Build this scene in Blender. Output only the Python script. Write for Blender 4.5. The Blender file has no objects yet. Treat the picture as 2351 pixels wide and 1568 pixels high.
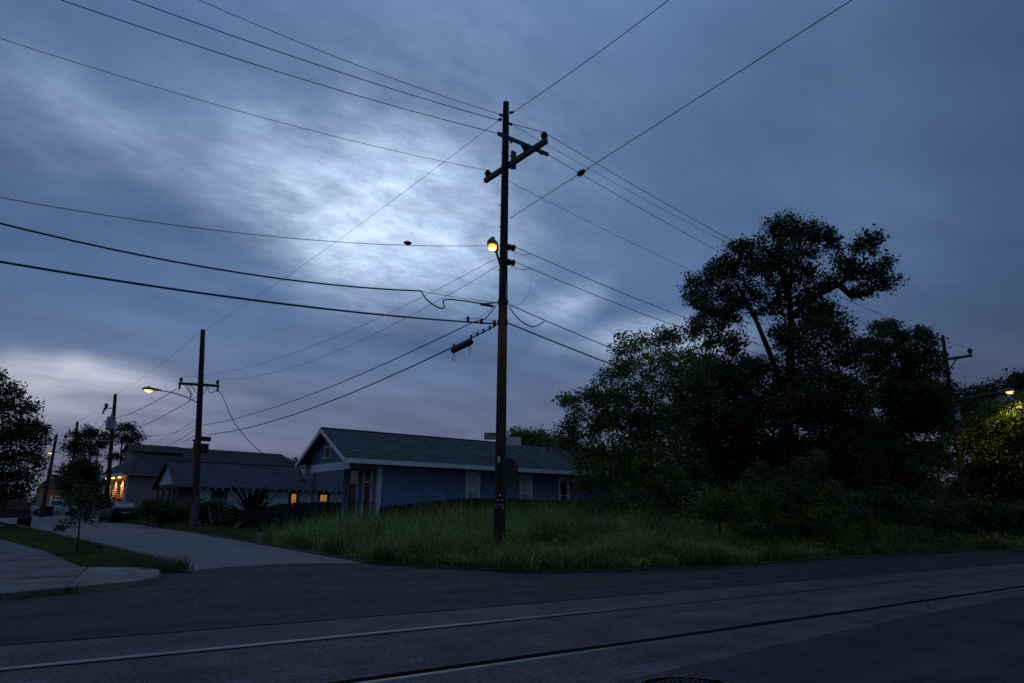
import bpy, math, random
import numpy as np
from mathutils import Vector, Matrix, Quaternion

random.seed(7); RNG = np.random.default_rng(7)
sc = bpy.context.scene
COL = sc.collection

# ------------------------------------------------------------------ camera
SW, SH, FPX, CAMH = 2351.0, 1568.0, 1567.0, 1.1     # measuring grid used for surveying the photograph
_p = math.atan2(1174 - SH / 2, FPX); _y = math.radians(36.4); _roll = 0.012
_f0 = Vector((math.sin(_y), math.cos(_y), 0)); _r0 = Vector((math.cos(_y), -math.sin(_y), 0)); _u0 = Vector((0, 0, 1))
FW = _f0 * math.cos(_p) + _u0 * math.sin(_p); _up = _u0 * math.cos(_p) - _f0 * math.sin(_p)
RX = _r0 * math.cos(_roll) + _up * math.sin(_roll); UX = _up * math.cos(_roll) - _r0 * math.sin(_roll)
CAM = Vector((0, 0, CAMH))
cd = bpy.data.cameras.new('camera'); cam = bpy.data.objects.new('camera', cd); COL.objects.link(cam)
cd.sensor_width = 36; cd.lens = 36 * FPX / SW; cd.clip_start = 0.05; cd.clip_end = 6000
M = Matrix.Identity(4)
for i in range(3):
    M[i][0] = RX[i]; M[i][1] = UX[i]; M[i][2] = -FW[i]
M.translation = CAM
cam.matrix_world = M
sc.camera = cam

def ray(x, y): return RX * ((x - SW / 2) / FPX) - UX * ((y - SH / 2) / FPX) + FW
def gp(x, y, z=0.0): d = ray(x, y); return CAM + d * ((z - CAMH) / d.z)
def atX(x, y, X): d = ray(x, y); return CAM + d * (X / d.x)
def atY(x, y, Y): d = ray(x, y); return CAM + d * (Y / d.y)
def atD(x, y, D): d = ray(x, y); return CAM + d * (D / math.hypot(d.x, d.y))     # D: horizontal distance from the camera
def pxm(P): return FPX / ((P - CAM).dot(FW))                                      # grid pixels per metre at P

# ------------------------------------------------------------------ view / exposure
sc.view_settings.view_transform = 'Standard'; sc.view_settings.look = 'None'
sc.view_settings.exposure = 0.0; sc.view_settings.gamma = 1.0; sc.view_settings.use_curve_mapping = False
sc.render.engine = 'CYCLES'
sc.cycles.use_denoising = False
sc.cycles.max_bounces = 4; sc.cycles.diffuse_bounces = 2; sc.cycles.glossy_bounces = 2; sc.cycles.transparent_max_bounces = 6
sc.cycles.sample_clamp_indirect = 1.5

# ------------------------------------------------------------------ world: dusk sky under thin broken cloud
wd = bpy.data.worlds.new('World'); sc.world = wd; wd.use_nodes = True
nt = wd.node_tree; N = nt.nodes; L = nt.links; N.clear()
def nd(t, **k):
    n = N.new(t)
    for a, b in k.items(): setattr(n, a, b)
    return n
def val(s, v): s.default_value = v
def mth(op, a, b=None, clamp=False):
    n = nd('ShaderNodeMath', operation=op, use_clamp=clamp)
    for i, q in enumerate((a, b)):
        if q is None: continue
        if isinstance(q, (int, float)): n.inputs[i].default_value = q
        else: L.new(q, n.inputs[i])
    return n.outputs[0]
def vmth(op, a, b=None):
    n = nd('ShaderNodeVectorMath', operation=op)
    for i, q in enumerate((a, b)):
        if q is None: continue
        if isinstance(q, tuple): n.inputs[i].default_value = q
        else: L.new(q, n.inputs[i])
    return n.outputs[1] if op in ('LENGTH', 'DOT_PRODUCT') else n.outputs[0]
def mapr(v, a, b, c, d, smooth=True):
    n = nd('ShaderNodeMapRange', interpolation_type='SMOOTHSTEP' if smooth else 'LINEAR'); L.new(v, n.inputs[0])
    for i, q in enumerate((a, b, c, d)): n.inputs[1 + i].default_value = q
    return n.outputs[0]
def noise(v, s, det=6, rough=0.55, dist=0.0):
    n = nd('ShaderNodeTexNoise'); L.new(v, n.inputs['Vector']); n.inputs['Scale'].default_value = s
    n.inputs['Detail'].default_value = det; n.inputs['Roughness'].default_value = rough; n.inputs['Distortion'].default_value = dist
    return n
def mixc(f, a, b, mode='MIX'):
    n = nd('ShaderNodeMix', data_type='RGBA', blend_type=mode)
    if isinstance(f, (int, float)): n.inputs[0].default_value = f
    else: L.new(f, n.inputs[0])
    for i, q in ((6, a), (7, b)):
        if isinstance(q, tuple): n.inputs[i].default_value = (*q, 1)
        else: L.new(q, n.inputs[i])
    return n.outputs[2]
tc = nd('ShaderNodeTexCoord'); dirv = vmth('NORMALIZE', tc.outputs['Generated'])
sx = nd('ShaderNodeSeparateXYZ'); L.new(dirv, sx.inputs[0])
zc = mth('MAXIMUM', sx.outputs[2], 0.0)
den = mth('ADD', zc, 0.16)
cb = nd('ShaderNodeCombineXYZ'); L.new(mth('DIVIDE', sx.outputs[0], den), cb.inputs[0]); L.new(mth('DIVIDE', sx.outputs[1], den), cb.inputs[1])
plane = cb.outputs[0]                                   # direction laid out on a cloud deck
rot = nd('ShaderNodeMapping'); L.new(plane, rot.inputs[0]); rot.inputs['Rotation'].default_value = (0, 0, math.radians(28)); rot.inputs['Scale'].default_value = (0.75, 1.35, 1)
streak = rot.outputs[0]
nA = noise(streak, 0.75, 3, 0.5).outputs[0]
nB = noise(streak, 2.4, 5, 0.55).outputs[0]
rot2 = nd('ShaderNodeMapping'); L.new(plane, rot2.inputs[0]); rot2.inputs['Rotation'].default_value = (0, 0, math.radians(-24)); rot2.inputs['Scale'].default_value = (1.15, 1.7, 1)
nC = noise(rot2.outputs[0], 8.0, 7, 0.70).outputs[0]
# azimuth / elevation, bent by noise, for the thin places in the cloud
az = mth('ARCTAN2', sx.outputs[0], sx.outputs[1]); el = mth('ARCSINE', sx.outputs[2])
ae = nd('ShaderNodeCombineXYZ'); L.new(az, ae.inputs[0]); L.new(el, ae.inputs[1])
wob = noise(ae.outputs[0], 2.6, 3, 0.6).outputs['Color']
ae2 = vmth('ADD', ae.outputs[0], vmth('MULTIPLY', vmth('SUBTRACT', wob, (0.5, 0.5, 0.5)), (0.20, 0.15, 0)))
def azel(x, y): d = ray(x, y).normalized(); return math.atan2(d.x, d.y), math.asin(d.z)
def lobe(x, y, sa, se, rotd, amp):
    a, e = azel(x, y)
    m = nd('ShaderNodeMapping', vector_type='TEXTURE'); L.new(ae2, m.inputs[0])
    m.inputs['Location'].default_value = (a, e, 0); m.inputs['Rotation'].default_value = (0, 0, math.radians(rotd)); m.inputs['Scale'].default_value = (sa, se, 1)
    ln = vmth('LENGTH', m.outputs[0])
    return mth('MULTIPLY', mapr(ln, 1.0, 0.0, 0.0, 1.0), amp)
glow = None
for a in [(880, 500, 0.30, 0.18, -10, 0.98), (740, 450, 0.34, 0.13, -22, 0.24), (90, 260, 0.30, 0.13, -8, 0.16), (980, 330, 0.46, 0.36, 10, 0.20), (330, 330, 0.24, 0.07, -20, 0.16),
          (1290, 690, 0.12, 0.045, 18, 0.55), (1480, 775, 0.20, 0.05, 5, 0.55), (780, 580, 0.12, 0.07, -10, 0.35)]:
    q = lobe(*a); glow = q if glow is None else mth('ADD', glow, q)
low = mth('ADD', lobe(100, 850, 0.26, 0.038, 0, 0.72), lobe(170, 925, 0.22, 0.05, 0, 0.34)); low = mth('MULTIPLY', low, mapr(nB, 0.32, 0.66, 0.55, 1.2, False))   # the gap low in the west keeps some warmth
glow = mth('MULTIPLY', glow, mapr(nC, 0.30, 0.70, 0.55, 1.32, False))
glow = mth('MULTIPLY', glow, mapr(nB, 0.32, 0.66, 0.62, 1.18, False))
# cloud deck: pinkish grey low down, blue above, slowly falling off away from the last light
a0, e0 = azel(900, 430); ld = ray(900, 430).normalized()
side = mth('ADD', mth('MULTIPLY', vmth('DOT_PRODUCT', dirv, tuple(ld)), 0.5), 0.5)
fall = mapr(side, 0.82, 1.0, 0.60, 1.12, False)
deck = mixc(mapr(sx.outputs[2], 0.0, 0.30, 0.0, 1.0), (0.132, 0.149, 0.232), (0.076, 0.138, 0.268))
bil = mth('ADD', mth('ADD', mth('MULTIPLY', mapr(nA, 0.32, 0.70, 0.0, 1.0), 0.55), mth('MULTIPLY', mapr(nB, 0.30, 0.70, 0.0, 1.0, False), 0.35)), mth('MULTIPLY', mapr(nC, 0.30, 0.70, 0.0, 1.0, False), 0.10))
deck = mixc(1.0, deck, mixc(bil, (0.58, 0.59, 0.63), (1.26, 1.22, 1.17)), 'MULTIPLY')
fall = mth('MULTIPLY', fall, mapr(sx.outputs[2], 0.52, 1.0, 1.0, 2.8))          # an overcast sky is brightest overhead
sh = nd('ShaderNodeCombineColor')
for i in range(3): L.new(fall, sh.inputs[i])
deck = mixc(1.0, deck, sh.outputs[0], 'MULTIPLY')
gl = nd('ShaderNodeVectorMath', operation='SCALE'); gl.inputs[0].default_value = (0.40, 0.48, 0.57); L.new(mth('MINIMUM', glow, 1.3), gl.inputs['Scale'])
gw = nd('ShaderNodeVectorMath', operation='SCALE'); gw.inputs[0].default_value = (0.44, 0.43, 0.41); L.new(low, gw.inputs['Scale'])
cloud = vmth('ADD', vmth('ADD', deck, gl.outputs[0]), gw.outputs[0])
sky = nd('ShaderNodeTexSky', sky_type='NISHITA'); sky.sun_disc = False
sky.sun_elevation = math.radians(-2.0); sky.sun_rotation = a0
bg1 = nd('ShaderNodeBackground'); L.new(sky.outputs[0], bg1.inputs[0]); bg1.inputs[1].default_value = 0.012
bg2 = nd('ShaderNodeBackground'); L.new(cloud, bg2.inputs[0]); bg2.inputs[1].default_value = 1.2
addn = nd('ShaderNodeAddShader'); L.new(bg1.outputs[0], addn.inputs[0]); L.new(bg2.outputs[0], addn.inputs[1])
wd.cycles.sampling_method = 'MANUAL'; wd.cycles.sample_map_resolution = 512
wo = nd('ShaderNodeOutputWorld'); L.new(addn.outputs[0], wo.inputs[0])
# the sun is gone: only a very broad, weak afterglow is left from the bright part of the sky
sl = bpy.data.lights.new('sun', 'SUN'); sl.energy = 0.02; sl.angle = math.radians(60); sl.color = (0.8, 0.88, 1.0)
so = bpy.data.objects.new('sun', sl); COL.objects.link(so); so.location = (0, 0, 40)
so.rotation_euler = ray(900, 430).to_track_quat('Z', 'Y').to_euler()

# ------------------------------------------------------------------ materials
MATS = {}
def mat(name, col, rough=0.7, metal=0.0, var=0.0, scale=6.0, bump=0.0, bscale=30.0, stretch=(1, 1, 1), col2=None, island=0.0, spec=0.4, emit=None, estr=0.0, coat=0.0, trans=0.0):
    if name in MATS: return MATS[name]
    m = bpy.data.materials.new(name); m.use_nodes = True; t = m.node_tree; b = t.nodes['Principled BSDF']
    b.inputs['Roughness'].default_value = rough; b.inputs['Metallic'].default_value = metal
    b.inputs['Specular IOR Level'].default_value = spec; b.inputs['Coat Weight'].default_value = coat
    b.inputs['Base Color'].default_value = (*col, 1)
    if emit: b.inputs['Emission Color'].default_value = (*emit, 1); b.inputs['Emission Strength'].default_value = estr
    co = t.nodes.new('ShaderNodeTexCoord'); mp = t.nodes.new('ShaderNodeMapping'); mp.inputs['Scale'].default_value = stretch
    t.links.new(co.outputs['Object'], mp.inputs[0])
    last = None
    if var > 0 or col2:
        n = t.nodes.new('ShaderNodeTexNoise'); n.inputs['Scale'].default_value = scale; n.inputs['Detail'].default_value = 7; n.inputs['Roughness'].default_value = 0.62
        t.links.new(mp.outputs[0], n.inputs['Vector'])
        r = t.nodes.new('ShaderNodeMapRange'); r.inputs[1].default_value = 0.3; r.inputs[2].default_value = 0.7; t.links.new(n.outputs[0], r.inputs[0])
        x = t.nodes.new('ShaderNodeMix'); x.data_type = 'RGBA'; t.links.new(r.outputs[0], x.inputs[0])
        lo = tuple(c * (1 - var) for c in col); hi = tuple(min(1, c * (1 + var)) for c in (col2 or col))
        x.inputs[6].default_value = (*lo, 1); x.inputs[7].default_value = (*hi, 1); last = x.outputs[2]
    if island > 0:
        g = t.nodes.new('ShaderNodeNewGeometry'); r = t.nodes.new('ShaderNodeMapRange'); r.inputs[3].default_value = 1 - island; r.inputs[4].default_value = 1 + island
        t.links.new(g.outputs['Random Per Island'], r.inputs[0])
        x = t.nodes.new('ShaderNodeMix'); x.data_type = 'RGBA'; x.blend_type = 'MULTIPLY'; x.inputs[0].default_value = 1
        if last: t.links.new(last, x.inputs[6])
        else: x.inputs[6].default_value = (*col, 1)
        t.links.new(r.outputs[0], x.inputs[7]); last = x.outputs[2]
    if last: t.links.new(last, b.inputs['Base Color'])
    if bump > 0:
        n = t.nodes.new('ShaderNodeTexNoise'); n.inputs['Scale'].default_value = bscale; n.inputs['Detail'].default_value = 6
        t.links.new(mp.outputs[0], n.inputs['Vector'])
        bp = t.nodes.new('ShaderNodeBump'); bp.inputs['Strength'].default_value = bump; bp.inputs['Distance'].default_value = 0.02
        t.links.new(n.outputs[0], bp.inputs['Height']); t.links.new(bp.outputs[0], b.inputs['Normal'])
    if trans > 0:
        tr = t.nodes.new('ShaderNodeBsdfTranslucent'); mx = t.nodes.new('ShaderNodeMixShader'); mx.inputs[0].default_value = trans
        if last: t.links.new(last, tr.inputs[0])
        else: tr.inputs[0].default_value = (*col, 1)
        t.links.new(b.outputs[0], mx.inputs[1]); t.links.new(tr.outputs[0], mx.inputs[2]); t.links.new(mx.outputs[0], t.nodes['Material Output'].inputs[0])
    MATS[name] = m
    return m
def shingle_mat(name, col, mortar):
    m = mat(name, col, 0.9); t = m.node_tree; b = t.nodes['Principled BSDF']
    co = t.nodes.new('ShaderNodeTexCoord'); br = t.nodes.new('ShaderNodeTexBrick'); t.links.new(co.outputs['UV'], br.inputs['Vector'])
    br.inputs['Color1'].default_value = (*[c * 0.72 for c in col], 1); br.inputs['Color2'].default_value = (*[c * 1.3 for c in col], 1); br.inputs['Mortar'].default_value = (*mortar, 1)
    br.inputs['Scale'].default_value = 1; br.inputs['Brick Width'].default_value = 0.30; br.inputs['Row Height'].default_value = 0.14; br.inputs['Mortar Size'].default_value = 0.008; br.inputs['Bias'].default_value = 0.0
    n = t.nodes.new('ShaderNodeTexNoise'); n.inputs['Scale'].default_value = 1.3; n.inputs['Detail'].default_value = 8; t.links.new(co.outputs['Object'], n.inputs['Vector'])
    r = t.nodes.new('ShaderNodeMapRange'); r.inputs[3].default_value = 0.55; r.inputs[4].default_value = 1.45; t.links.new(n.outputs[0], r.inputs[0])
    x = t.nodes.new('ShaderNodeMix'); x.data_type = 'RGBA'; x.blend_type = 'MULTIPLY'; x.inputs[0].default_value = 1
    t.links.new(br.outputs[0], x.inputs[6]); t.links.new(r.outputs[0], x.inputs[7]); t.links.new(x.outputs[2], b.inputs['Base Color'])
    return m

def road_mat(name, col, speck=.45, patch=.25, streak=.2, rough=.9, warm=(1, 1, 1), sp=42, bump=.3):
    """worn paving: coarse aggregate speckle, blotchy patches, and wear drawn out along the traffic direction."""
    m = mat(name, col, rough, spec=.2); t = m.node_tree; b = t.nodes['Principled BSDF']; co = t.nodes.new('ShaderNodeTexCoord'); out = None
    def nz(scale, det, ro, stretch, lo, hi, a_=.3, b_=.7):
        mp = t.nodes.new('ShaderNodeMapping'); mp.inputs['Scale'].default_value = stretch; t.links.new(co.outputs['Object'], mp.inputs[0])
        n = t.nodes.new('ShaderNodeTexNoise'); n.inputs['Scale'].default_value = scale; n.inputs['Detail'].default_value = det; n.inputs['Roughness'].default_value = ro; t.links.new(mp.outputs[0], n.inputs['Vector'])
        r = t.nodes.new('ShaderNodeMapRange'); r.inputs[1].default_value = a_; r.inputs[2].default_value = b_; r.inputs[3].default_value = lo; r.inputs[4].default_value = hi; t.links.new(n.outputs[0], r.inputs[0]); return r.outputs[0], n
    s1, n1 = nz(sp, 4, .75, (1, 1, 1), 1 - speck, 1 + speck); s2, _ = nz(1.4, 6, .6, (1, 1, 1), 1 - patch, 1 + patch); s3, _ = nz(1.0, 5, .6, (.12, 2.2, 1), 1 - streak, 1 + streak)
    mu = t.nodes.new('ShaderNodeMath'); mu.operation = 'MULTIPLY'; t.links.new(s1, mu.inputs[0]); t.links.new(s2, mu.inputs[1]); mu2 = t.nodes.new('ShaderNodeMath'); mu2.operation = 'MULTIPLY'; t.links.new(mu.outputs[0], mu2.inputs[0]); t.links.new(s3, mu2.inputs[1])
    x = t.nodes.new('ShaderNodeVectorMath'); x.operation = 'SCALE'; x.inputs[0].default_value = col; t.links.new(mu2.outputs[0], x.inputs['Scale']); t.links.new(x.outputs[0], b.inputs['Base Color'])
    bp = t.nodes.new('ShaderNodeBump'); bp.inputs['Strength'].default_value = bump; bp.inputs['Distance'].default_value = .012; t.links.new(n1.outputs[0], bp.inputs['Height']); t.links.new(bp.outputs[0], b.inputs['Normal'])
    return m
m_asph = road_mat('asphalt_dark', (0.040, 0.036, 0.036), .55, .32, .42)
m_strip = road_mat('asphalt_worn', (0.082, 0.077, 0.075), .75, .34, .25, sp=26)
m_side = road_mat('concrete_street', (0.162, 0.153, 0.146), .45, .18, .12, sp=30)
m_conc = road_mat('sidewalk_concrete', (0.135, 0.126, 0.113), .4, .48, .15, sp=26)
m_kerb = road_mat('kerb_concrete', (0.19, 0.175, 0.152), .4, .5, .2, sp=26)
m_crack = mat('crack_filler', (0.02, 0.02, 0.022), 0.7)
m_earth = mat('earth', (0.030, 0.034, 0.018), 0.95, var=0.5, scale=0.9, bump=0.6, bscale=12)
m_pole = mat('pole_wood', (0.036, 0.028, 0.025), 0.88, var=0.65, scale=26, bump=1.0, bscale=34, stretch=(1, 1, 0.05), col2=(0.050, 0.039, 0.034), spec=.2)
m_arm = mat('arm_wood', (0.10, 0.095, 0.08), 0.8, var=0.4, scale=8, bump=0.5, bscale=20, stretch=(1, 0.1, 1))
m_arm2 = mat('arm_wood_dark', (0.04, 0.034, 0.028), 0.8, var=0.4, scale=8)
m_guard = mat('line_guard', (0.05, 0.085, 0.09), 0.5)
m_wire = mat('wire', (0.015, 0.015, 0.016), 0.6)
m_bare = mat('wire_bare', (0.06, 0.06, 0.065), 0.45, metal=0.5)
m_black = mat('black_plastic', (0.012, 0.012, 0.013), 0.5)
m_porc = mat('porcelain_brown', (0.03, 0.016, 0.012), 0.3)
m_steel = mat('galvanised', (0.30, 0.31, 0.32), 0.5, metal=0.8, var=0.2)
m_lampgrey = mat('lamp_housing', (0.16, 0.155, 0.145), 0.55, metal=0.3)
m_rail = mat('rail_steel', (0.17, 0.16, 0.152), 0.36, metal=1.0, var=0.25, scale=14, stretch=(0.05, 1, 1))
m_railrust = mat('rail_rust', (0.05, 0.03, 0.022), 0.9)
m_iron = mat('cast_iron', (0.045, 0.043, 0.042), 0.6, metal=0.3, var=0.3)
m_glow1 = mat('sodium_lens', (1, 0.8, 0.4), 0.4, emit=(1.0, 0.50, 0.05), estr=1.7)
m_core = mat('lamp_core', (1, .9, .7), .4, emit=(1.0, 0.60, 0.13), estr=6.0)
m_glow2 = mat('porch_bulb', (1, 0.7, 0.3), 0.4, emit=(1.0, 0.42, 0.07), estr=7.0)
m_glow3 = mat('lamp_bulb', (1, 0.8, 0.5), 0.4, emit=(1.0, 0.48, 0.06), estr=2.0)

# ------------------------------------------------------------------ mesh helpers
class MB:
    def __init__(s): s.v = []; s.f = []
    def add(s, vs, fs):
        o = len(s.v); s.v += [tuple(v) for v in vs]; s.f += [tuple(i + o for i in f) for f in fs]; return s
    def box(s, x0, x1, y0, y1, z0, z1):
        return s.add([(x0, y0, z0), (x1, y0, z0), (x1, y1, z0), (x0, y1, z0), (x0, y0, z1), (x1, y0, z1), (x1, y1, z1), (x0, y1, z1)],
                     [(0, 3, 2, 1), (4, 5, 6, 7), (0, 1, 5, 4), (1, 2, 6, 5), (2, 3, 7, 6), (3, 0, 4, 7)])
    def beam(s, a, b, w, h, up=(0, 0, 1)):                       # rectangular bar from a to b
        a = Vector(a); b = Vector(b); d = (b - a).normalized(); u = Vector(up)
        if abs(d.dot(u)) > 0.98: u = Vector((0, 1, 0))
        sdir = d.cross(u).normalized(); u = sdir.cross(d).normalized()
        q = [sdir * (i * w / 2) + u * (j * h / 2) for i, j in ((-1, -1), (1, -1), (1, 1), (-1, 1))]
        return s.add([a + k for k in q] + [b + k for k in q], [(0, 3, 2, 1), (4, 5, 6, 7), (0, 1, 5, 4), (1, 2, 6, 5), (2, 3, 7, 6), (3, 0, 4, 7)])
    def tube(s, pts, r, n=6, cap=True):
        pts = [Vector(p) for p in pts]; k = len(pts); rr = r if isinstance(r, (list, tuple)) else [r] * k
        o = len(s.v); up = Vector((0.13, 0.21, 1)).normalized()
        for i, p in enumerate(pts):
            d = (pts[min(i + 1, k - 1)] - pts[max(i - 1, 0)]).normalized()
            if abs(d.dot(up)) > 0.97: a = d.cross(Vector((1, 0.1, 0))).normalized()
            else: a = d.cross(up).normalized()
            b = d.cross(a)
            for j in range(n):
                t = 2 * math.pi * j / n; s.v.append(tuple(p + a * (math.cos(t) * rr[i]) + b * (math.sin(t) * rr[i])))
        for i in range(k - 1):
            for j in range(n):
                s.f.append((o + i * n + j, o + i * n + (j + 1) % n, o + (i + 1) * n + (j + 1) % n, o + (i + 1) * n + j))
        if cap: s.f.append(tuple(o + j for j in range(n))[::-1]); s.f.append(tuple(o + (k - 1) * n + j for j in range(n)))
        return s
    def stube(s, pts, r, n=6, sub=6):                            # tube along a smooth curve through pts
        pts = [Vector(p) for p in pts]; out = []
        for i in range(len(pts) - 1):
            p0 = pts[max(i - 1, 0)]; p1 = pts[i]; p2 = pts[i + 1]; p3 = pts[min(i + 2, len(pts) - 1)]
            for k in range(sub):
                t = k / sub; out.append(0.5 * (2 * p1 + (p2 - p0) * t + (2 * p0 - 5 * p1 + 4 * p2 - p3) * t * t + (3 * p1 - p0 - 3 * p2 + p3) * t ** 3))
        out.append(pts[-1]); return s.tube(out, r, n)
    def lathe(s, c, prof, n=12, axis=None):                      # prof: (r, z) pairs along axis from c
        c = Vector(c); ax = Vector(axis).normalized() if axis is not None else Vector((0, 0, 1))
        return s.tube([c + ax * z for r, z in prof], [max(r, 1e-4) for r, z in prof], n)
    def prism(s, poly, z0, z1):
        n = len(poly); return s.add([(x, y, z0) for x, y in poly] + [(x, y, z1) for x, y in poly],
                                    [tuple(range(n))[::-1], tuple(range(n, 2 * n))] + [(i, (i + 1) % n, n + (i + 1) % n, n + i) for i in range(n)])
    def plate(s, pts, th):                                       # a flat polygon given thickness along its normal
        pts = [Vector(p) for p in pts]; n = len(pts); nn = (pts[1] - pts[0]).cross(pts[2] - pts[0]).normalized() * th
        return s.add(pts + [p + nn for p in pts], [tuple(range(n))[::-1], tuple(range(n, 2 * n))] + [(i, (i + 1) % n, n + (i + 1) % n, n + i) for i in range(n)])
    def xf(s, m): s.v = [tuple(m @ Vector(v)) for v in s.v]; return s
    def build(s, name, material, parent=None, smooth=False, local=False):
        off = Vector((0, 0, 0))
        if parent is not None and not local: off = woff(parent)
        me = bpy.data.meshes.new(name); me.from_pydata([(v[0] - off.x, v[1] - off.y, v[2] - off.z) for v in s.v], [], s.f); me.update()
        if smooth: me.polygons.foreach_set('use_smooth', [True] * len(me.polygons))
        me.materials.append(material)
        o = bpy.data.objects.new(name, me); COL.objects.link(o)
        if parent is not None: o.parent = parent
        return o
def woff(o):
    v = Vector((0, 0, 0))
    while o is not None: v = v + o.location; o = o.parent
    return v
def tag(o, label=None, cat=None, group=None, kind=None):
    if label: o['label'] = label
    if cat: o['category'] = cat
    if group: o['group'] = group
    if kind: o['kind'] = kind
    return o
def thing(name, label, cat, loc=(0, 0, 0), group=None, rz=0.0):
    o = bpy.data.objects.new(name, None); COL.objects.link(o); o.location = loc; o.rotation_euler = (0, 0, rz); o.empty_display_size = 0.2
    return tag(o, label, cat, group)
def npmesh(name, V, Fq, material, parent=None, smooth=False):    # V (n,3) world coords, Fq (m,k) faces
    off = woff(parent) if parent is not None else Vector((0, 0, 0))
    V = np.asarray(V, dtype=np.float64) - np.array(off); me = bpy.data.meshes.new(name)
    Fq = np.asarray(Fq, dtype=np.int32); nf, k = Fq.shape
    me.vertices.add(len(V)); me.vertices.foreach_set('co', V.astype(np.float32).ravel())
    me.loops.add(nf * k); me.loops.foreach_set('vertex_index', Fq.ravel())
    me.polygons.add(nf); me.polygons.foreach_set('loop_start', np.arange(0, nf * k, k, dtype=np.int32)); me.polygons.foreach_set('loop_total', np.full(nf, k, dtype=np.int32))
    if smooth: me.polygons.foreach_set('use_smooth', np.ones(nf, dtype=bool))
    me.update(calc_edges=True); me.materials.append(material)
    o = bpy.data.objects.new(name, me); COL.objects.link(o)
    if parent is not None: o.parent = parent
    return o

# ------------------------------------------------------------------ ground, streets
def sheet(name, poly, z, material):
    return tag(MB().add([(x, y, z) for x, y in poly], [tuple(range(len(poly)))]).build(name, material), kind='structure')
R = 2500
ring = [(R * math.cos(t * math.pi / 24), R * math.sin(t * math.pi / 24)) for t in range(48)]
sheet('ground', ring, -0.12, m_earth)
def eX(X): return math.exp(-X / 3.0) if X > 0 else 1 - X / 6.0
def railY(X, k): return (6.07, 4.47)[k] + 0.13 * eX(X)
XS = [-45, -25, -12, -6, -3, -1] + [k * .35 for k in range(0, 60)] + [22, 24, 28, 34, 40, 60, 90, 140]
HW = 0.031                                                        # half a rail head
# worn strip carrying the track: three sheets with open flangeways beside each rail
def strip_sheet(name, lo, hi, z=0.0):
    vs = []; fs = []
    for i, X in enumerate(XS): vs += [(X, lo(X), z), (X, hi(X), z)]
    for i in range(len(XS) - 1): fs.append((2 * i, 2 * i + 2, 2 * i + 3, 2 * i + 1))
    o = tag(MB().add(vs, fs).build(name, m_strip), kind='structure')
    vs = []; fs = []                                              # cut edges down into the flangeway: grime, darkened to paint in the groove's shade
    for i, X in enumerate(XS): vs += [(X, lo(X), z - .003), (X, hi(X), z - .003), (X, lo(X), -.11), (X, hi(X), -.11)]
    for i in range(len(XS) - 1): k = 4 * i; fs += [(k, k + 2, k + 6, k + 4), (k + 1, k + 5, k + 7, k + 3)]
    MB().add(vs, fs).build('cut_edge', m_grime_shade, o)
    return o
m_grime_shade = mat('flangeway_grime_shade', (0.018, 0.016, 0.015), .95, var=.5, scale=4)
def wav(X, a, k): return a * (math.sin(X * 1.7 + k) + .6 * math.sin(X * 4.3 + 2 * k))
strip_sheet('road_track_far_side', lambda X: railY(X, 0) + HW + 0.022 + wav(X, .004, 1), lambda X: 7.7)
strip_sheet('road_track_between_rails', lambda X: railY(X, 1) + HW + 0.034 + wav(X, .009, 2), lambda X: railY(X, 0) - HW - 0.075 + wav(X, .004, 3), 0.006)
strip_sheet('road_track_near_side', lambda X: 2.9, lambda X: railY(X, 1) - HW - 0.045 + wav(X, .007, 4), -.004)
def ragged(x0, x1, f, step, amp, sd):
    r = random.Random(sd); out = []; x = x0; w = 0
    while x < x1:
        w = 0.75 * w + r.uniform(-amp, amp); out.append((x, f(x) + w)); x += step * r.uniform(0.5, 1.5)
    out.append((x1, f(x1))); return out
def lerp(xs, ys): return lambda x: float(np.interp(x, xs, ys))
far_edge = ragged(-45, 140, lerp([-45, 0.2, 4.2, 9.7, 19.5, 40, 140], [8.2, 7.22, 7.03, 6.98, 6.75, 6.7, 6.7]), 0.22, 0.022, 3)
near_edge = ragged(-45, 140, lerp([-45, 3.4, 5, 7, 12, 140], [3.3, 3.55, 3.69, 3.84, 3.95, 4.0]), 0.25, 0.035, 5)
KERB = [(140, 9.9), (31.1, 9.94), (19.8, 9.9), (13.3, 9.55), (9.54, 9.75), (8.19, 10.29), (7.11, 12.06), (6.55, 14.0)]
def asphalt(name, poly, z):
    n = len(poly); return tag(MB().add([(x, y, z) for x, y in poly] + [(x, y, -0.02) for x, y in poly], [tuple(range(n))] + [((i + 1) % n, i, n + i, n + (i + 1) % n) for i in range(n)]).build(name, m_asph), kind='structure')
asphalt('road_far_lane', far_edge + [(140, 9.95)] + KERB[1:] + [(6.5, 13.89), (5.91, 14.33), (4.97, 14.54), (3.87, 14.25), (2.95, 13.6), (2.3, 13.7), (1.6, 12.6), (0.6, 11.4), (-6, 10.7), (-45, 10.7)], 0.008)
asphalt('road_near_lane', [(-45, -30), (140, -30)] + near_edge[::-1], 0.009)
sheet('side_street', [(2.8, 12.6), (6.7, 12.6), (6.55, 14.0), (7.0, 22.6), (7.5, 36), (7.6, 50), (7.4, 70), (7.6, 84), (30, 92), (30, 104), (-30, 100), (-30, 90), (0.2, 84), (0.7, 60), (1.0, 52), (1.6, 39.6), (2.2, 28.5), (2.75, 18.5), (2.9, 13.4)], 0.003, m_side)
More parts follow.
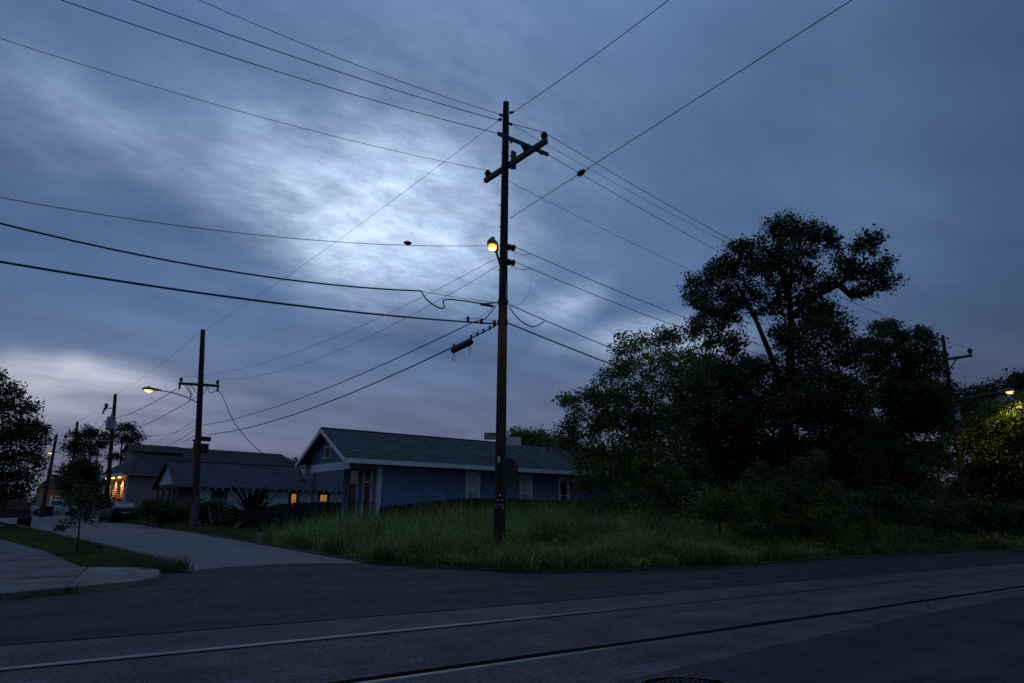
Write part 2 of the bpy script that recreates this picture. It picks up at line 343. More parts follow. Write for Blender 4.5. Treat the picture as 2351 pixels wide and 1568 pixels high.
# tar-filled cracks in the side street
cr = MB()
def crack(pts, w):
    for (a, b) in zip(pts[:-1], pts[1:]):
        A = Vector((*a, 0.0065)); B = Vector((*b, 0.0065)); n = (B - A).cross(Vector((0, 0, 1))).normalized() * w / 2
        cr.add([A - n, B - n, B + n, A + n], [(0, 1, 2, 3)])
for pth, w in (([(210, 1262), (260, 1257), (300, 1252), (330, 1256), (375, 1262), (410, 1266)], 0.05), ([(270, 1274), (300, 1271), (340, 1268)], 0.06), ([(150, 1240), (200, 1238), (250, 1241)], 0.05)):
    crack([tuple(gp(*q)[:2]) for q in pth], w)
rk = random.Random(12)
def wander(x, y, ang, L_, w):
    pts = [(x, y)]; 
    for k in range(int(L_ / .18)):
        ang += rk.uniform(-.5, .5); x += .18 * math.cos(ang); y += .18 * math.sin(ang); pts.append((x, y))
    for (a, b) in zip(pts[:-1], pts[1:]):
        A = Vector((*a, 0.0125)); B = Vector((*b, 0.0125)); n = (B - A).cross(Vector((0, 0, 1))).normalized() * w * rk.uniform(.5, 1.2) / 2
        cr.add([A - n, B - n, B + n, A + n], [(0, 1, 2, 3)])
for x, y, an, L_ in ((3.2, 9.2, .3, 2.6), (6.0, 8.2, 1.2, 2.2), (9.5, 8.4, -.1, 4.5), (12, 7.6, .2, 4), (16, 8.6, .0, 5), (22, 8.2, .1, 6), (5.2, 11.5, .9, 2.0), (1.0, 8.4, -.2, 2.2), (8.5, 2.2, .4, 3.0), (6.2, 2.6, 0, 2.4), (14, 2.4, .1, 5)): wander(x, y, an, L_, .022)
tag(cr.build('road_cracks', m_crack), kind='structure')
# concrete corner at the left: slabs with joints, a rounded kerb edge
SL = 0.09
walk_out = [(-14, 10.25), (-4, 10.3), (0.25, 10.49), (0.89, 10.87), (1.74, 11.26), (2.09, 11.73), (2.33, 12.5), (2.40, 13.1), (2.36, 13.66)]
slabs = [[(0.95, 10.89), (1.74, 11.26), (2.09, 11.73), (2.33, 12.5), (2.40, 13.1), (2.36, 13.66), (1.72, 14.12), (1.50, 14.2)],
         [(-1.5, 10.42), (0.25, 10.49), (0.92, 10.86), (1.21, 12.52), (-1.5, 12.52)], [(-1.5, 12.55), (1.215, 12.55), (1.47, 14.2), (1.39, 14.5), (-1.5, 14.5)],
         [(-5, 10.3), (-1.53, 10.42), (-1.53, 12.52), (-5, 12.52)], [(-5, 12.55), (-1.53, 12.55), (-1.53, 14.5), (-5, 14.5)],
         [(-1.5, 14.53), (1.385, 14.53), (1.29, 16.45), (-1.5, 16.45)], [(-1.5, 16.48), (1.288, 16.48), (1.13, 19.5), (-1.5, 19.5)], [(-1.5, 19.53), (1.125, 19.53), (0.77, 23.1), (-1.5, 23.1)], [(-1.5, 23.13), (0.765, 23.13), (0.38, 26.8), (-1.5, 26.8)],
         [(-5, 14.53), (-1.53, 14.53), (-1.53, 19.5), (-5, 19.5)], [(-5, 19.53), (-1.53, 19.53), (-1.53, 26.8), (-5, 26.8)]]
sw = tag(MB().prism([(-5.2, 10.34), (0.25, 10.52), (1.74, 11.3), (2.1, 11.8), (2.32, 12.9), (2.3, 13.6), (1.4, 14.4), (1.1, 19.5), (0.36, 26.7), (-5.2, 26.7)], -0.06, SL - 0.02).build('pavement', m_crack), kind='structure')
rs = random.Random(4)
for i, p in enumerate(slabs): dz = rs.uniform(-.006, .006); MB().prism(p, 0.0, SL + dz).build('slab', m_conc if i else m_kerb, sw)
sheet('grass_verge', [(2.36, 13.66), (2.9, 13.42), (2.95, 13.7), (2.77, 18.5), (2.2, 28.5), (1.6, 39.6), (-6, 41), (-6, 26.8), (0.38, 26.8), (1.13, 19.5), (1.39, 14.5)], 0.07, m_earth)
kerb_pts = KERB[::-1]
kb = MB()
for i in range(len(kerb_pts) - 2):
    a = Vector((*kerb_pts[i], 0)); b = Vector((*kerb_pts[i + 1], 0)); d = (b - a).normalized(); nrm = Vector((-d.y, d.x, 0)); 
    kb.add([a, b, b + nrm * 0.16, a + nrm * 0.16, a + Vector((0, 0, .05)), b + Vector((0, 0, .05)), b + nrm * 0.16 + Vector((0, 0, .05)), a + nrm * 0.16 + Vector((0, 0, .05))], [(0, 1, 5, 4), (4, 5, 6, 7), (3, 7, 6, 2), (0, 4, 7, 3), (1, 2, 6, 5)])
tag(kb.build('kerb', mat('kerb_dirty', (0.07, 0.063, 0.052), .95, var=.6, scale=3)), kind='structure')
lot_poly = [(6.56, 14.05), (7.25, 12.2), (8.3, 10.45), (9.6, 9.9), (13.3, 9.7), (19.8, 10.05), (140, 10.05), (140, 120), (7.6, 120), (7.6, 84), (7.38, 70), (7.55, 50), (7.45, 36), (6.97, 22.6)]
sheet('lot_ground', lot_poly, 0.02, m_earth)

# ------------------------------------------------------------------ rails, manhole
for k, lab in ((0, 'polished steel street rail farther from the camera, next to dark asphalt lane'), (1, 'polished steel street rail nearer the camera, beside the manhole')):
    t = thing('rail', lab, 'rail', (0, railY(0, k), 0), 'rails set in the street')
    def prof(mb, off, z0, z1, w):
        vs = []; fs = []; n = len(XS)
        sect = [(-w, z0), (-w, z1 - 0.008), (-w * 0.7, z1), (w * 0.7, z1), (w, z1 - 0.008), (w, z0)]
        for X in XS: vs += [(X, railY(X, k) + off + a, b) for a, b in sect]
        for i in range(n - 1):
            for j in range(5): fs.append((i * 6 + j, i * 6 + j + 1, (i + 1) * 6 + j + 1, (i + 1) * 6 + j))
        return mb.add(vs, fs)
    prof(MB(), 0, -0.09, (0.012, -.008)[k], HW).build('rail_head', m_rail, t, smooth=False)
    prof(MB(), 0, -0.115, -.085, .07).build('rail_foot', m_railrust, t)
mh = thing('manhole_cover', 'round cast iron manhole cover in the asphalt at the bottom edge', 'manhole cover', (3.76, 3.14, 0.012))
MB().lathe((3.76, 3.14, 0.0), [(0.36, 0.0), (0.36, 0.014), (0.325, 0.014), (0.325, 0.004)], 40).build('ring', m_iron, mh)
MB().lathe((3.76, 3.14, 0.0), [(0.315, 0.0), (0.315, 0.012), (0.30, 0.0125)], 40).build('lid', m_iron, mh)
kn = MB()
for i in range(-6, 7):
    for j in range(-6, 7):
        if i * i + j * j < 36: kn.box(3.76 + i * .045 - .013, 3.76 + i * .045 + .013, 3.14 + j * .045 - .013, 3.14 + j * .045 + .013, 0.0126, 0.019)
tag(kn.build('stud_pattern', m_iron, mh), kind='stuff')

# ------------------------------------------------------------------ utility poles
PX, PY = 9.31, 13.02
def shaft(parent, base, top, r0, r1, n=14):
    base = Vector(base); top = Vector(top); pts = []; rr = []
    for i in range(13):
        t = i / 12; pts.append(base.lerp(top, t)); rr.append(r0 + (r1 - r0) * t)
    rr[-1] *= 0.94
    return MB().tube(pts, rr, n).build('shaft', m_pole, parent, smooth=False)
def insulator(parent, c, s=1.0, m=None, axis=(0, 0, 1), name='insulator'):
    return MB().lathe(c, [(.018 * s, -.10 * s), (.018 * s, 0), (.055 * s, .005 * s), (.06 * s, .03 * s), (.035 * s, .05 * s), (.075 * s, .06 * s), (.08 * s, .10 * s), (.045 * s, .12 * s), (.05 * s, .15 * s), (.02 * s, .17 * s)], 10, axis).build(name, m or m_porc, parent)
main = thing('utility_pole', 'tall brown wooden utility pole rising from the tall grass at the corner', 'utility pole', (PX, PY, 0))
shaft(main, (PX, PY, 0), (PX, PY, 11.6), 0.137, 0.084, 18)
ax = PX + 0.13
ca = MB().beam((ax, 14.12, 9.82), (ax, 11.50, 9.82), 0.10, 0.125).build('crossarm', m_arm, main)
MB().box(ax - .07, ax + .065, 12.80, 12.86, 9.64, 10.12).build('arm_bracket', mat('bracket_dull', (.12, .12, .125), .6, metal=.4), main)
for z in (9.7, 10.05): MB().tube([(PX - .17, PY - .05, z), (PX + .2, PY - .05, z)], 0.012, 5).build('bolt', m_steel, main)
for y in (14.0, 12.32, 11.58): insulator(main, (ax, y, 9.90), 1.15, m_black)
MB().beam((8.58, 12.32, 10.09), (10.17, 12.32, 10.06), 0.062, 0.085).build('line_guard', m_guard, main)
for x in (8.95, 9.30, 9.55, 9.9): MB().beam((x, 12.32, 10.0), (x + .07, 12.32, 10.0), .03, .05).build('guard_clip', m_black, main)
for p, a in (((PX - .10, PY, 11.17), (-1, 0, 0)), ((PX + .09, PY - .05, 11.3), (0.6, -1, 0)), ((PX + .1, PY, 11.02), (1, 0, 0)), ((PX - .1, PY + .05, 11.1), (-.4, 1, 0))):
    MB().tube([Vector(p), Vector(p) + Vector(a).normalized() * .10], 0.035, 8).build('strain_clamp', m_black, main)
for z in (7.55, 7.15):
    MB().lathe((PX + .1, PY, z), [(.05, 0), (.05, .02), (.085, .03), (.085, .09), (.05, .1), (.05, .14), (.085, .15), (.085, .2), (.03, .21)], 10, (1, -.2, 0)).build('spool', m_porc, main)
for z in (8.0, 8.6, 7.3, 6.85): MB().tube([(PX - .10, PY, z), (PX - .19, PY - .02, z + .02)], 0.01, 5).build('bolt', m_steel, main)
for z, h in ((6.02, .10), (5.5, .12)): MB().lathe((PX, PY, z), [(.128, 0), (.128, h)], 16).build('cable_band', m_black, main)
MB().box(PX - .03, PX + .03, PY - .15, PY - .135, 6.15, 6.55).build('number_plate', m_steel, main)
mtag = mat('tag_white', (0.55, 0.55, 0.5), 0.5)
q = atY(1145.5, 1055, PY - .135); MB().box(q.x - .021, q.x + .021, PY - .150, PY - .118, q.z - .075, q.z + .075).build('pole_tag', mtag, main)
for x, y in ((1148, 1137), (1143, 1148), (1153, 1148), (1154, 1166)):
    q = atY(x, y, PY - .14); MB().lathe((q.x, PY - .145, q.z), [(.018, 0), (.018, .02)], 8, (0, 1, 0)).build('stud', mtag, main)
q = atY(1148, 1160, PY); MB().lathe((PX, PY, q.z), [(.1345, -.009), (.138, 0), (.1345, .009)], 18).build('metal_strap', m_steel, main)
MB().tube([(PX - .1, PY - .1, 6.0), (PX - .115, PY - .09, 3.2), (PX - .13, PY - .08, 0.1)], 0.012, 5).build('ground_wire', m_wire, main)

# street lamp head on the main pole
def cobra(label, base, head, lens_w, mlens, energy, col, mid_up=0.25, group='street lamps'):
    base = Vector(base); head = Vector(head); d = Vector((head.x - base.x, head.y - base.y, 0)).normalized(); s = Vector((-d.y, d.x, 0))
    t = thing('street_lamp', label, 'street lamp', base, group)
    pts = []
    for i in range(9):
        u = i / 8; p = base.lerp(head, u); p.z = base.z + (head.z - base.z) * (1 - (1 - u) ** 2.2); pts.append(p)
    MB().tube(pts, 0.028, 8).build('arm', m_lampgrey, t, smooth=True)
    l = lens_w; mb = MB(); secs = [(-.35, .05, .05), (-.1, .09, .07), (.2, .5 * l, .10), (.75, .56 * l, .13), (1.15, .5 * l, .11), (1.3, .3 * l, .05)]
    vs = []; fs = []; n = 8
    for u, w, h in secs:
        c = head + d * (u * l * 1.6)
        for j in range(n):
            a = 2 * math.pi * j / n + math.pi / 8; vs.append(c + s * (math.cos(a) * w) + Vector((0, 0, max(math.sin(a), -0.25) * h)))
    for i in range(len(secs) - 1):
        for j in range(n): fs.append((i * n + j, i * n + (j + 1) % n, (i + 1) * n + (j + 1) % n, (i + 1) * n + j))
    fs += [tuple(range(n))[::-1], tuple((len(secs) - 1) * n + j for j in range(n))]
    MB().add(vs, fs).build('housing', m_lampgrey, t)
    c = head + d * (.78 * l * 1.6); MB().lathe(c + Vector((0, 0, .10)), [(.05, 0), (.05, .07), (.03, .08)], 10).build('photocell', m_lampgrey, t)
    mb = MB()                                                     # drop lens
    vs = []; fs = []; k = 7
    for i, (zz, ff) in enumerate(((-.015, 1.0), (-.07, .92), (-.105, .6))):
        for j in range(12):
            a = 2 * math.pi * j / 12; vs.append(c + d * (math.cos(a) * .62 * l * ff) + s * (math.sin(a) * .42 * l * ff) + Vector((0, 0, zz)))
    for i in range(2):
        for j in range(12): fs.append((i * 12 + j, (i + 1) * 12 + j, (i + 1) * 12 + (j + 1) % 12, i * 12 + (j + 1) % 12))
    fs.append(tuple(24 + j for j in range(12))); fs.append(tuple(range(12))[::-1])
    MB().add(vs, fs).build('lens', mlens, t, smooth=True)
    vs = []; fs = []                                              # bright refractor bowl below the arc tube
    for i, (zz, ff) in enumerate(((-.09, .72), (-.118, .62), (-.13, .3))):
        for j in range(12):
            a = 2 * math.pi * j / 12; vs.append(c + d * (math.cos(a) * .62 * l * ff) + s * (math.sin(a) * .42 * l * ff * 1.25) + Vector((0, 0, zz)))
    for i in range(2):
        for j in range(12): fs.append((i * 12 + j, (i + 1) * 12 + j, (i + 1) * 12 + (j + 1) % 12, i * 12 + (j + 1) % 12))
    fs.append(tuple(24 + j for j in range(12))); MB().add(vs, fs).build('bulb', m_core, t, smooth=True)
    ld_ = bpy.data.lights.new('lamp_light', 'SPOT'); ld_.energy = energy; ld_.color = col; ld_.shadow_soft_size = 0.12; ld_.spot_size = math.radians(150); ld_.spot_blend = 0.6
    lo = bpy.data.objects.new('lamp_light', ld_); COL.objects.link(lo); lo.parent = t; lo.location = c + Vector((0, 0, -.19)) - base
    return t
hd = atY(1136, 572, 11.95); 
cobra('lit yellow street lamp with short arm on the tall corner pole', (PX - .06, PY - .13, 6.45), (hd.x, 11.95, hd.z), 0.22, m_glow1, 55, (1.0, 0.62, 0.2))

# ------------------------------------------------------------------ second pole and the poles along the side street
def topY(x, y, Y): return atY(x, y, Y)
Y2 = 38.8
b2 = atY(446, 1214, Y2); t2 = atY(466, 757, Y2); b2.z = 0
p2 = thing('utility_pole', 'leaning wooden pole with crossarm before the white house', 'utility pole', b2)
shaft(p2, b2, t2, 0.19, 0.12)
def on(base, top, z): return base.lerp(top, (z - base.z) / (top.z - base.z))
cL = atY(410, 880, Y2 - .16); cR = atY(503, 886, Y2 - .16)
MB().beam(cL, cR, .11, .13).build('crossarm', m_arm2, p2)
for f in (0.05, 0.55, .95):
    c = cL.lerp(cR, f); insulator(p2, c + Vector((0, 0, .1)), 1.3, m_black)
for f in (.03, .97):
    c = cL.lerp(cR, f); MB().tube([c, c + Vector((0, -.05, -.32))], .05, 6).build('fuse_cutout', m_black, p2)
cm = cL.lerp(cR, .5)
for f in (.28, .72): MB().beam(cL.lerp(cR, f), Vector((on(b2, t2, cm.z - .8).x, Y2 - .16, cm.z - .75)), .03, .03).build('brace', m_arm2, p2)
for k in range(4):                                                # jumper loops under the crossarm
    a = cL.lerp(cR, .10 + .05 * k); e = cL.lerp(cR, .30); e.z -= .95 - .05 * k
    MB().tube([a, a + Vector((.15, -.05, -.15 - .1 * k)), a + Vector((.42 - .06 * k, -.1, -.55)), e], .012, 4).build('jumper', m_wire, p2)
bx = on(b2, t2, atY(463, 1000, Y2).z)
MB().box(bx.x + .12, bx.x + .62, Y2 - .15, Y2 + .1, bx.z - .28, bx.z - .05).build('terminal_box', m_porc, p2)
MB().box(bx.x + .2, bx.x + .55, Y2 - .15, Y2 + .1, bx.z - .9, bx.z - .42).build('terminal_box', m_porc, p2)
wrap = on(b2, t2, .9); MB().lathe((wrap.x, Y2, 0.1), [(.21, 0), (.205, 1.55), (.19, 1.56)], 14).build('metal_wrap', mat('wrap_tin', (0.11, 0.115, 0.13), 0.5, metal=0.5, var=0.4), p2)
h2 = atY(362, 896, Y2 - .1); s2 = on(b2, t2, atY(452, 925, Y2).z)
cobra('lit street lamp on a long arched arm over the side street', (s2.x - .14, Y2 - .1, s2.z), h2, 0.34, m_glow3, 60, (1.0, 0.66, 0.3))

YT = 67.0
bT = atY(241, 1197, YT); tT = atY(265, 905, YT); bT.z = 0
pT = thing('utility_pole', 'leaning pole carrying a grey transformer can, behind the sapling', 'utility pole', bT)
shaft(pT, bT, tT, .2, .13)
c = atY(252, 986, YT - .3); MB().lathe(c, [(.30, 0), (.34, .05), (.34, 1.0), (.30, 1.08), (.08, 1.1), (.06, 1.4), (.02, 1.45)], 16).build('transformer', mat('transformer_grey', (0.25, 0.27, 0.30), 0.5), pT)
a = atY(240, 937, YT); e = atY(263, 937, YT); MB().beam(a, e, .08, .08).build('bracket_arm', m_arm2, pT)
insulator(pT, a + Vector((.1, 0, .05)), 2.2, m_black); MB().tube([a, a + Vector((-.05, 0, -.5))], .07, 6).build('fuse_cutout', m_black, pT)
for f in (.2, .8): MB().beam(atY(228, 1019, YT), atY(252, 1022, YT), .05, .05).build('bracket_arm', m_arm2, pT)
Y4 = 98.0
b4 = atY(160, 1150, Y4); t4 = atY(178, 968, Y4); b4.z = 0
p4 = thing('utility_pole', 'distant pole with a lamp arm in front of the pines', 'utility pole', b4)
shaft(p4, b4, t4, .2, .14); a = atY(158, 1010, Y4); MB().beam(a, atY(186, 1008, Y4), .1, .1).build('crossarm', m_arm2, p4)
insulator(p4, atY(150, 1006, Y4), 2.5, m_black)
h4 = atY(133, 1040, Y4 - .2); s4 = on(b4, t4, atY(168, 1062, Y4).z)
cobra('small lit street lamp on the distant pole by the pines', (s4.x - .15, Y4 - .2, s4.z), h4, 0.55, m_glow3, 60, (1.0, 0.6, 0.25))
Y5 = 82.0
b5 = atY(96, 1180, Y5); t5 = atY(130, 998, Y5); b5.z = 0
p5 = thing('utility_pole', 'leftmost thin pole, half hidden by the dark tree at the left edge', 'utility pole', b5)
shaft(p5, b5, t5, .19, .12); MB().beam(atY(112, 1083, Y5), atY(140, 1084, Y5), .1, .14).build('crossarm', m_arm2, p5)

# right-hand pole
YR = 14.6
bR = atY(2222, 1197, YR); tR = atY(2164, 770, YR); bR = Vector((bR.x, YR, 0)); tR = Vector((tR.x, YR, tR.z))
pR = thing('utility_pole', 'wooden pole with two crossarms standing against the trees at the right', 'utility pole', bR)
shaft(pR, bR, tR, .17, .085)
def armR(xl, yl, xr, yr):
    a = atX(xl, yl, bR.x - .15); e = atX(xr, yr, bR.x - .15)
    return MB().beam(a, e, .11, .13).build('crossarm', m_arm, pR), a, e
_, a1, e1 = armR(2116, 834, 2232, 816)
_, a2, e2 = armR(2127, 908, 2245, 889)
for f in (.97, .52, .05): insulator(pR, a1.lerp(e1, f) + Vector((0, 0, .12)), 1.6, m_black)
MB().box(tR.x - .2, tR.x - .08, YR - .12, YR + .12, a1.z - .15, a1.z + .35).build('arm_block', m_arm2, pR)
zc_ = a1.lerp(e1, .5).z; MB().beam(a1.lerp(e1, .72), (bR.x - .12, YR, zc_ - .8), .04, .05).build('brace', m_arm2, pR)
zc2 = a2.lerp(e2, .5).z
for f in (.25, .75): MB().beam(a2.lerp(e2, f), (bR.x - .12, YR, zc2 - .75), .04, .05).build('brace', m_arm, pR)
q = atY(2196, 952, YR - .2); MB().box(q.x - .1, q.x + .14, YR - .32, YR - .16, q.z - .28, q.z + .28).build('control_box', mat('box_grey', (0.45, 0.45, 0.46), .5), pR)
LR = atX(2300, 900, bR.x - .6)
lampR = cobra('lit street lamp shining by the trees at the right edge', (bR.x - .15, YR - .12, atY(2196, 925, YR).z), LR, 0.28, m_glow3, 210, (1.0, 0.70, 0.30))

# ------------------------------------------------------------------ overhead lines
def curve_pts(A, B, sag, n=18):
    A = Vector(A); B = Vector(B)
    return [A.lerp(B, i / n) - Vector((0, 0, sag * 4 * (i / n) * (1 - i / n))) for i in range(n + 1)]
def wire(label, A, B, sag=0.2, r=0.008, m=None, name='overhead_wire', ext=0.0, cat='wire', n=18):
    A = Vector(A); B = Vector(B)
    if ext: B = A + (B - A) * (1 + ext); sag *= (1 + ext) ** 2
    return tag(MB().tube(curve_pts(A, B, sag, n), r, 5).build(name, m or m_wire), label, cat, 'overhead lines')
Z = lambda v, z: Vector((v.x, v.y, z))
# along the main street, to the left
wire('topmost bare wire running from the corner pole top to the upper left', (PX - .2, PY, 11.17), atY(485, 0, PY), .12, .007, ext=.25)
wire('wire from the near end of the crossarm running up to the left', (ax, 11.58, 10.08), atY(345, 0, 11.58), .12, .0085, ext=.25)
wire('wire leaving the insulated guard toward the upper left', (8.58, 12.32, 10.09), atY(184, 0, 12.32), .12, .0085, ext=.25)
wire('thin wire from the far end of the crossarm to the left edge of the sky', (ax, 14.0, 10.08), atY(0, 69, 14.0), .2, .006, ext=.2)
# to the right
tz = tR.z
wire('top wire running down right from the corner pole to the right-hand pole top', (PX + .2, PY, 11.02), tR + Vector((-.1, 0, -.05)), .55, .006)
wire('wire from the near crossarm end to the tip of the right-hand crossarm', (ax, 11.58, 10.08), a1.lerp(e1, .97) + Vector((0, 0, .35)), .55, .008)
wire('wire from the insulated guard to the middle of the right-hand crossarm', (10.17, 12.32, 10.06), a1.lerp(e1, .52) + Vector((0, 0, .35)), .55, .008)
wire('thin wire from the far crossarm end running into the tall tree', (ax, 14.0, 10.08), a1.lerp(e1, .05) + Vector((0, 0, .35)), .6, .006)
for z, xx, lab in ((7.6, .6, 'upper of the two secondary wires going right below the corner lamp'), (7.2, .35, 'lower of the two secondary wires going right below the corner lamp')):
    wire(lab, (PX + .28, PY - .03, z), a2.lerp(e2, xx) + Vector((0, 0, .1)), .75, .009)
    MB_ = MB().tube([(PX + .1, PY - .05, z - .15), (PX + .5, PY - .08, z - .2), (PX + .85, PY - .06, z - .08)], .008, 4).build('jumper', m_wire, main)
MB().tube([(PX + .85, PY - .06, 7.1), (PX + .8, PY - .06, 6.5), (PX + .5, PY - .08, 6.1), (PX + .13, PY - .1, 5.95)], .004, 4).build('loose_wire', m_wire, main)
rb = lambda z: Vector((bR.x - .15, YR, z))
B13 = atY(2186, 1003, YR); B14 = atY(2204, 1040, YR)
wire('upper telephone cable going right from the corner pole into the trees', (PX + .14, PY - .05, 6.03), B13, .85, .012, name='telephone_cable', cat='cable')
wire('thick lower telephone cable going right from the corner pole into the trees', (PX + .14, PY - .05, 5.55), B14, .75, .018, name='telephone_cable', cat='cable')
MB().stube([(PX + .14, PY - .05, 5.98), (PX + .5, PY, 5.72), (PX + .95, PY + .02, 5.62), (PX + 1.35, PY + .05, 5.83)], .014, 6).build('drip_loop', m_wire, main)
# over the street, to the upper right
wire('wire leaving the corner pole top over the street to the upper right', (PX + .14, PY - .12, 11.3), atX(1522, 0, PX + .3), .05, .009, ext=.5)
gI = atX(1333, 393, PX + .15)
gA = Vector((PX + .1, PY - .1, atX(1168, 496, PX).z)); gB = atX(1955, 0, PX + .3)
wire('guy wire with a black strain insulator crossing over the street to the upper right', gA, gB, .0, .008, name='guy_wire', ext=.4)
g = thing('strain_insulator', 'black egg-shaped strain insulator on the guy wire right of the corner pole', 'insulator', gA.lerp(gB, .27))
def egg(par, A, B, f, L_, r):
    c = A.lerp(B, f); d = (B - A).normalized(); return MB().lathe(c, [(.02, -L_), (r * .8, -L_ * .7), (r, 0), (r * .8, L_ * .7), (.02, L_)], 10, d).build('body', m_black, par)
fI = (gI - gA).length / (gB - gA).length
g.location = gA.lerp(gB, fI); egg(g, gA, gB, fI, .12, .065)
MB().tube([gA.lerp(gB, fI) - (gB - gA).normalized() * .35 - Vector((0, 0, .05)), gA.lerp(gB, fI) - Vector((0, 0, .09)), gA.lerp(gB, fI) + (gB - gA).normalized() * .3], .006, 4).build('wire_tail', m_wire, g)
# left: guy and two telephone cables along the main street
hA = Vector((PX - .1, PY, atY(1142, 561, PY).z)); hB = atY(0, 423, PY)
wire('thin guy wire with a small insulator going left behind the corner lamp', hA, hB, .28, .007, name='guy_wire', ext=.2)
f_ = 0.16; hI = curve_pts(hA, hB, .28, 100)
best = min(hI, key=lambda P: abs((P - CAM).dot(RX) / (P - CAM).dot(FW) * FPX + SW / 2 - 937))
g = thing('strain_insulator', 'small black insulator on the thin guy wire left of the corner lamp', 'insulator', best); egg(g, best, best + (hB - hA), 0, .09, .05)
cA = Vector((PX - .13, PY, 6.03)); kA = atY(967, 668, PY); kB = atY(0, 488, PY)
wire('upper thick telephone cable reaching from the left edge to the corner pole', kA, kB, .22, .017, name='telephone_cable', ext=.2, cat='cable')
wire('thin messenger strand joining the upper telephone cable to the corner pole', cA, kA, .02, .006, m_wire, 'messenger_strand', cat='cable')
lp = [kA, kA + Vector((.15, 0, -.17)), kA + Vector((.45, 0, -.30)), kA + Vector((.62, 0, -.27)), atY(1020, 688, PY), atY(1060, 690, PY), atY(1110, 697, PY), cA + Vector((0, 0, .02))]
lt = thing('cable_loop', 'drooping slack loop of cable left of the corner pole', 'cable', kA, 'overhead lines')
MB().stube(lp, .016, 6).build('cable', m_wire, lt)
MB().beam(atY(1103, 698, PY - .03), atY(1132, 703, PY - .03), .05, .05).build('splice_clamp', m_black, lt)
dA = Vector((PX - .13, PY, 5.5)); dB = atY(0, 585, PY)
wire('lowest and thickest telephone cable reaching from the left edge to the corner pole', dA, dB, .14, .021, name='telephone_cable', ext=.2, cat='cable')
MB().tube([dA + Vector((0, 0, .07)), dA.lerp(dB, .06) + Vector((0, 0, .06)), dA.lerp(dB, .11)], .007, 4).build('lashing_strand', m_wire, main)
for f in (.012, .05, .09):
    q = dA.lerp(dB, f); MB().box(q.x - .025, q.x + .025, PY - .03, PY + .03, q.z - .06, q.z + .07).build('spacer', m_black, main)
# to pole 2
wire('single top wire from the corner pole down to the leaning pole top', (PX - .12, PY + .1, 11.1), t2 + Vector((.05, 0, -.02)), .25, .006)
ins = [cL.lerp(cR, .05) + Vector((0, 0, .35)), cL.lerp(cR, .95) + Vector((0, 0, .35))]
wire('upper secondary wire from behind the corner lamp to the leaning pole crossarm', (PX - .1, PY + .1, 7.25), ins[0], .75, .006)
wire('lower secondary wire from behind the corner lamp to the leaning pole crossarm', (PX - .1, PY + .1, 7.02), ins[1], .80, .006)
eA = Vector((PX - .12, PY + .1, 6.0)); e2_ = on(b2, t2, atY(470, 977, Y2).z) + Vector((.15, -.1, 0)); f2_ = on(b2, t2, atY(470, 997, Y2).z) + Vector((.5, -.1, 0))
P_ = atX(1085, 740, PX - .1)
wire('telephone cable from the corner pole to the leaning pole, above the splice case', P_, e2_, .42, .013, name='telephone_cable', cat='cable')
lt = thing('cable_loop', 'slack cable loop dropping to the lower left of the corner pole', 'cable', eA, 'overhead lines')
MB().stube([eA, atX(1128, 716, PX - .1), atX(1112, 732, PX - .1), P_], .013, 6).build('cable', m_wire, lt)
MB().tube([eA, P_], .006, 4).build('strand', m_wire, lt)
fA = Vector((PX - .12, PY + .1, 5.48))
wp = curve_pts(fA, f2_, .50, 60)
tag(MB().tube(wp, .017, 6).build('telephone_cable', m_wire), 'thick cable carrying the splice case from the corner pole to the leaning pole', 'cable', 'overhead lines')
def near_px(pts, x): return min(pts, key=lambda P: abs((P - CAM).dot(RX) / (P - CAM).dot(FW) * FPX + SW / 2 - x))
sA = near_px(curve_pts(fA, f2_, .50, 600), 1083); sB = near_px(curve_pts(fA, f2_, .50, 600), 1040)
sp = thing('splice_case', 'black cylindrical splice case hanging on the cable left of the corner pole', 'splice case', sA)
dd = (sB - sA); dn = Vector((0, 0, -.10))
MB().lathe(sA + dn, [(.03, -.05), (.07, 0), (.078, .06), (.078, dd.length - .06), (.07, dd.length), (.03, dd.length + .05)], 12, dd).build('case', m_black, sp)
for f in (.06, .92): 
    c = sA + dn + dd * f; MB().tube([c + Vector((0, 0, -.08)), c + Vector((.05, 0, -.2)), c + Vector((0, 0, -.32)), c + Vector((-.05, 0, -.2)), c + Vector((0, 0, -.08))], .008, 4).build('wire_tail', m_wire, sp)
MB().tube([P + Vector((0, 0, .07)) for P in curve_pts(sA.lerp(fA, .8), sB.lerp(sA, -.1), 0, 4)], .006, 4).build('strand', m_wire, sp)
for f in (-.75, -.5, -.25, .0, 1.0): 
    c = sA + dd * f * .95 if f >= 0 else sA.lerp(fA, -f); MB().box(c.x - .015, c.x + .015, c.y - .02, c.y + .02, c.z - .03, c.z + .08).build('spacer', m_black, sp)
# service drop to the blue house
wm = atX(684, 1064, 11.4)
sd = [cL.lerp(cR, .72) + Vector((0, 0, -.1)), atY(482, 902, Y2 - .3), atY(500, 897, Y2 - .5), atY(512, 912, Y2 - 1.0), atY(530, 955, Y2 - 1.9), atY(552, 990, Y2 - 3), atY(590, 1030, Y2 - 4.5), atY(630, 1053, Y2 - 5.8), wm]
tag(MB().stube(sd, .018, 6).build('service_cable', m_wire), 'service cable drooping from the leaning pole to the blue house eave', 'cable', 'overhead lines')
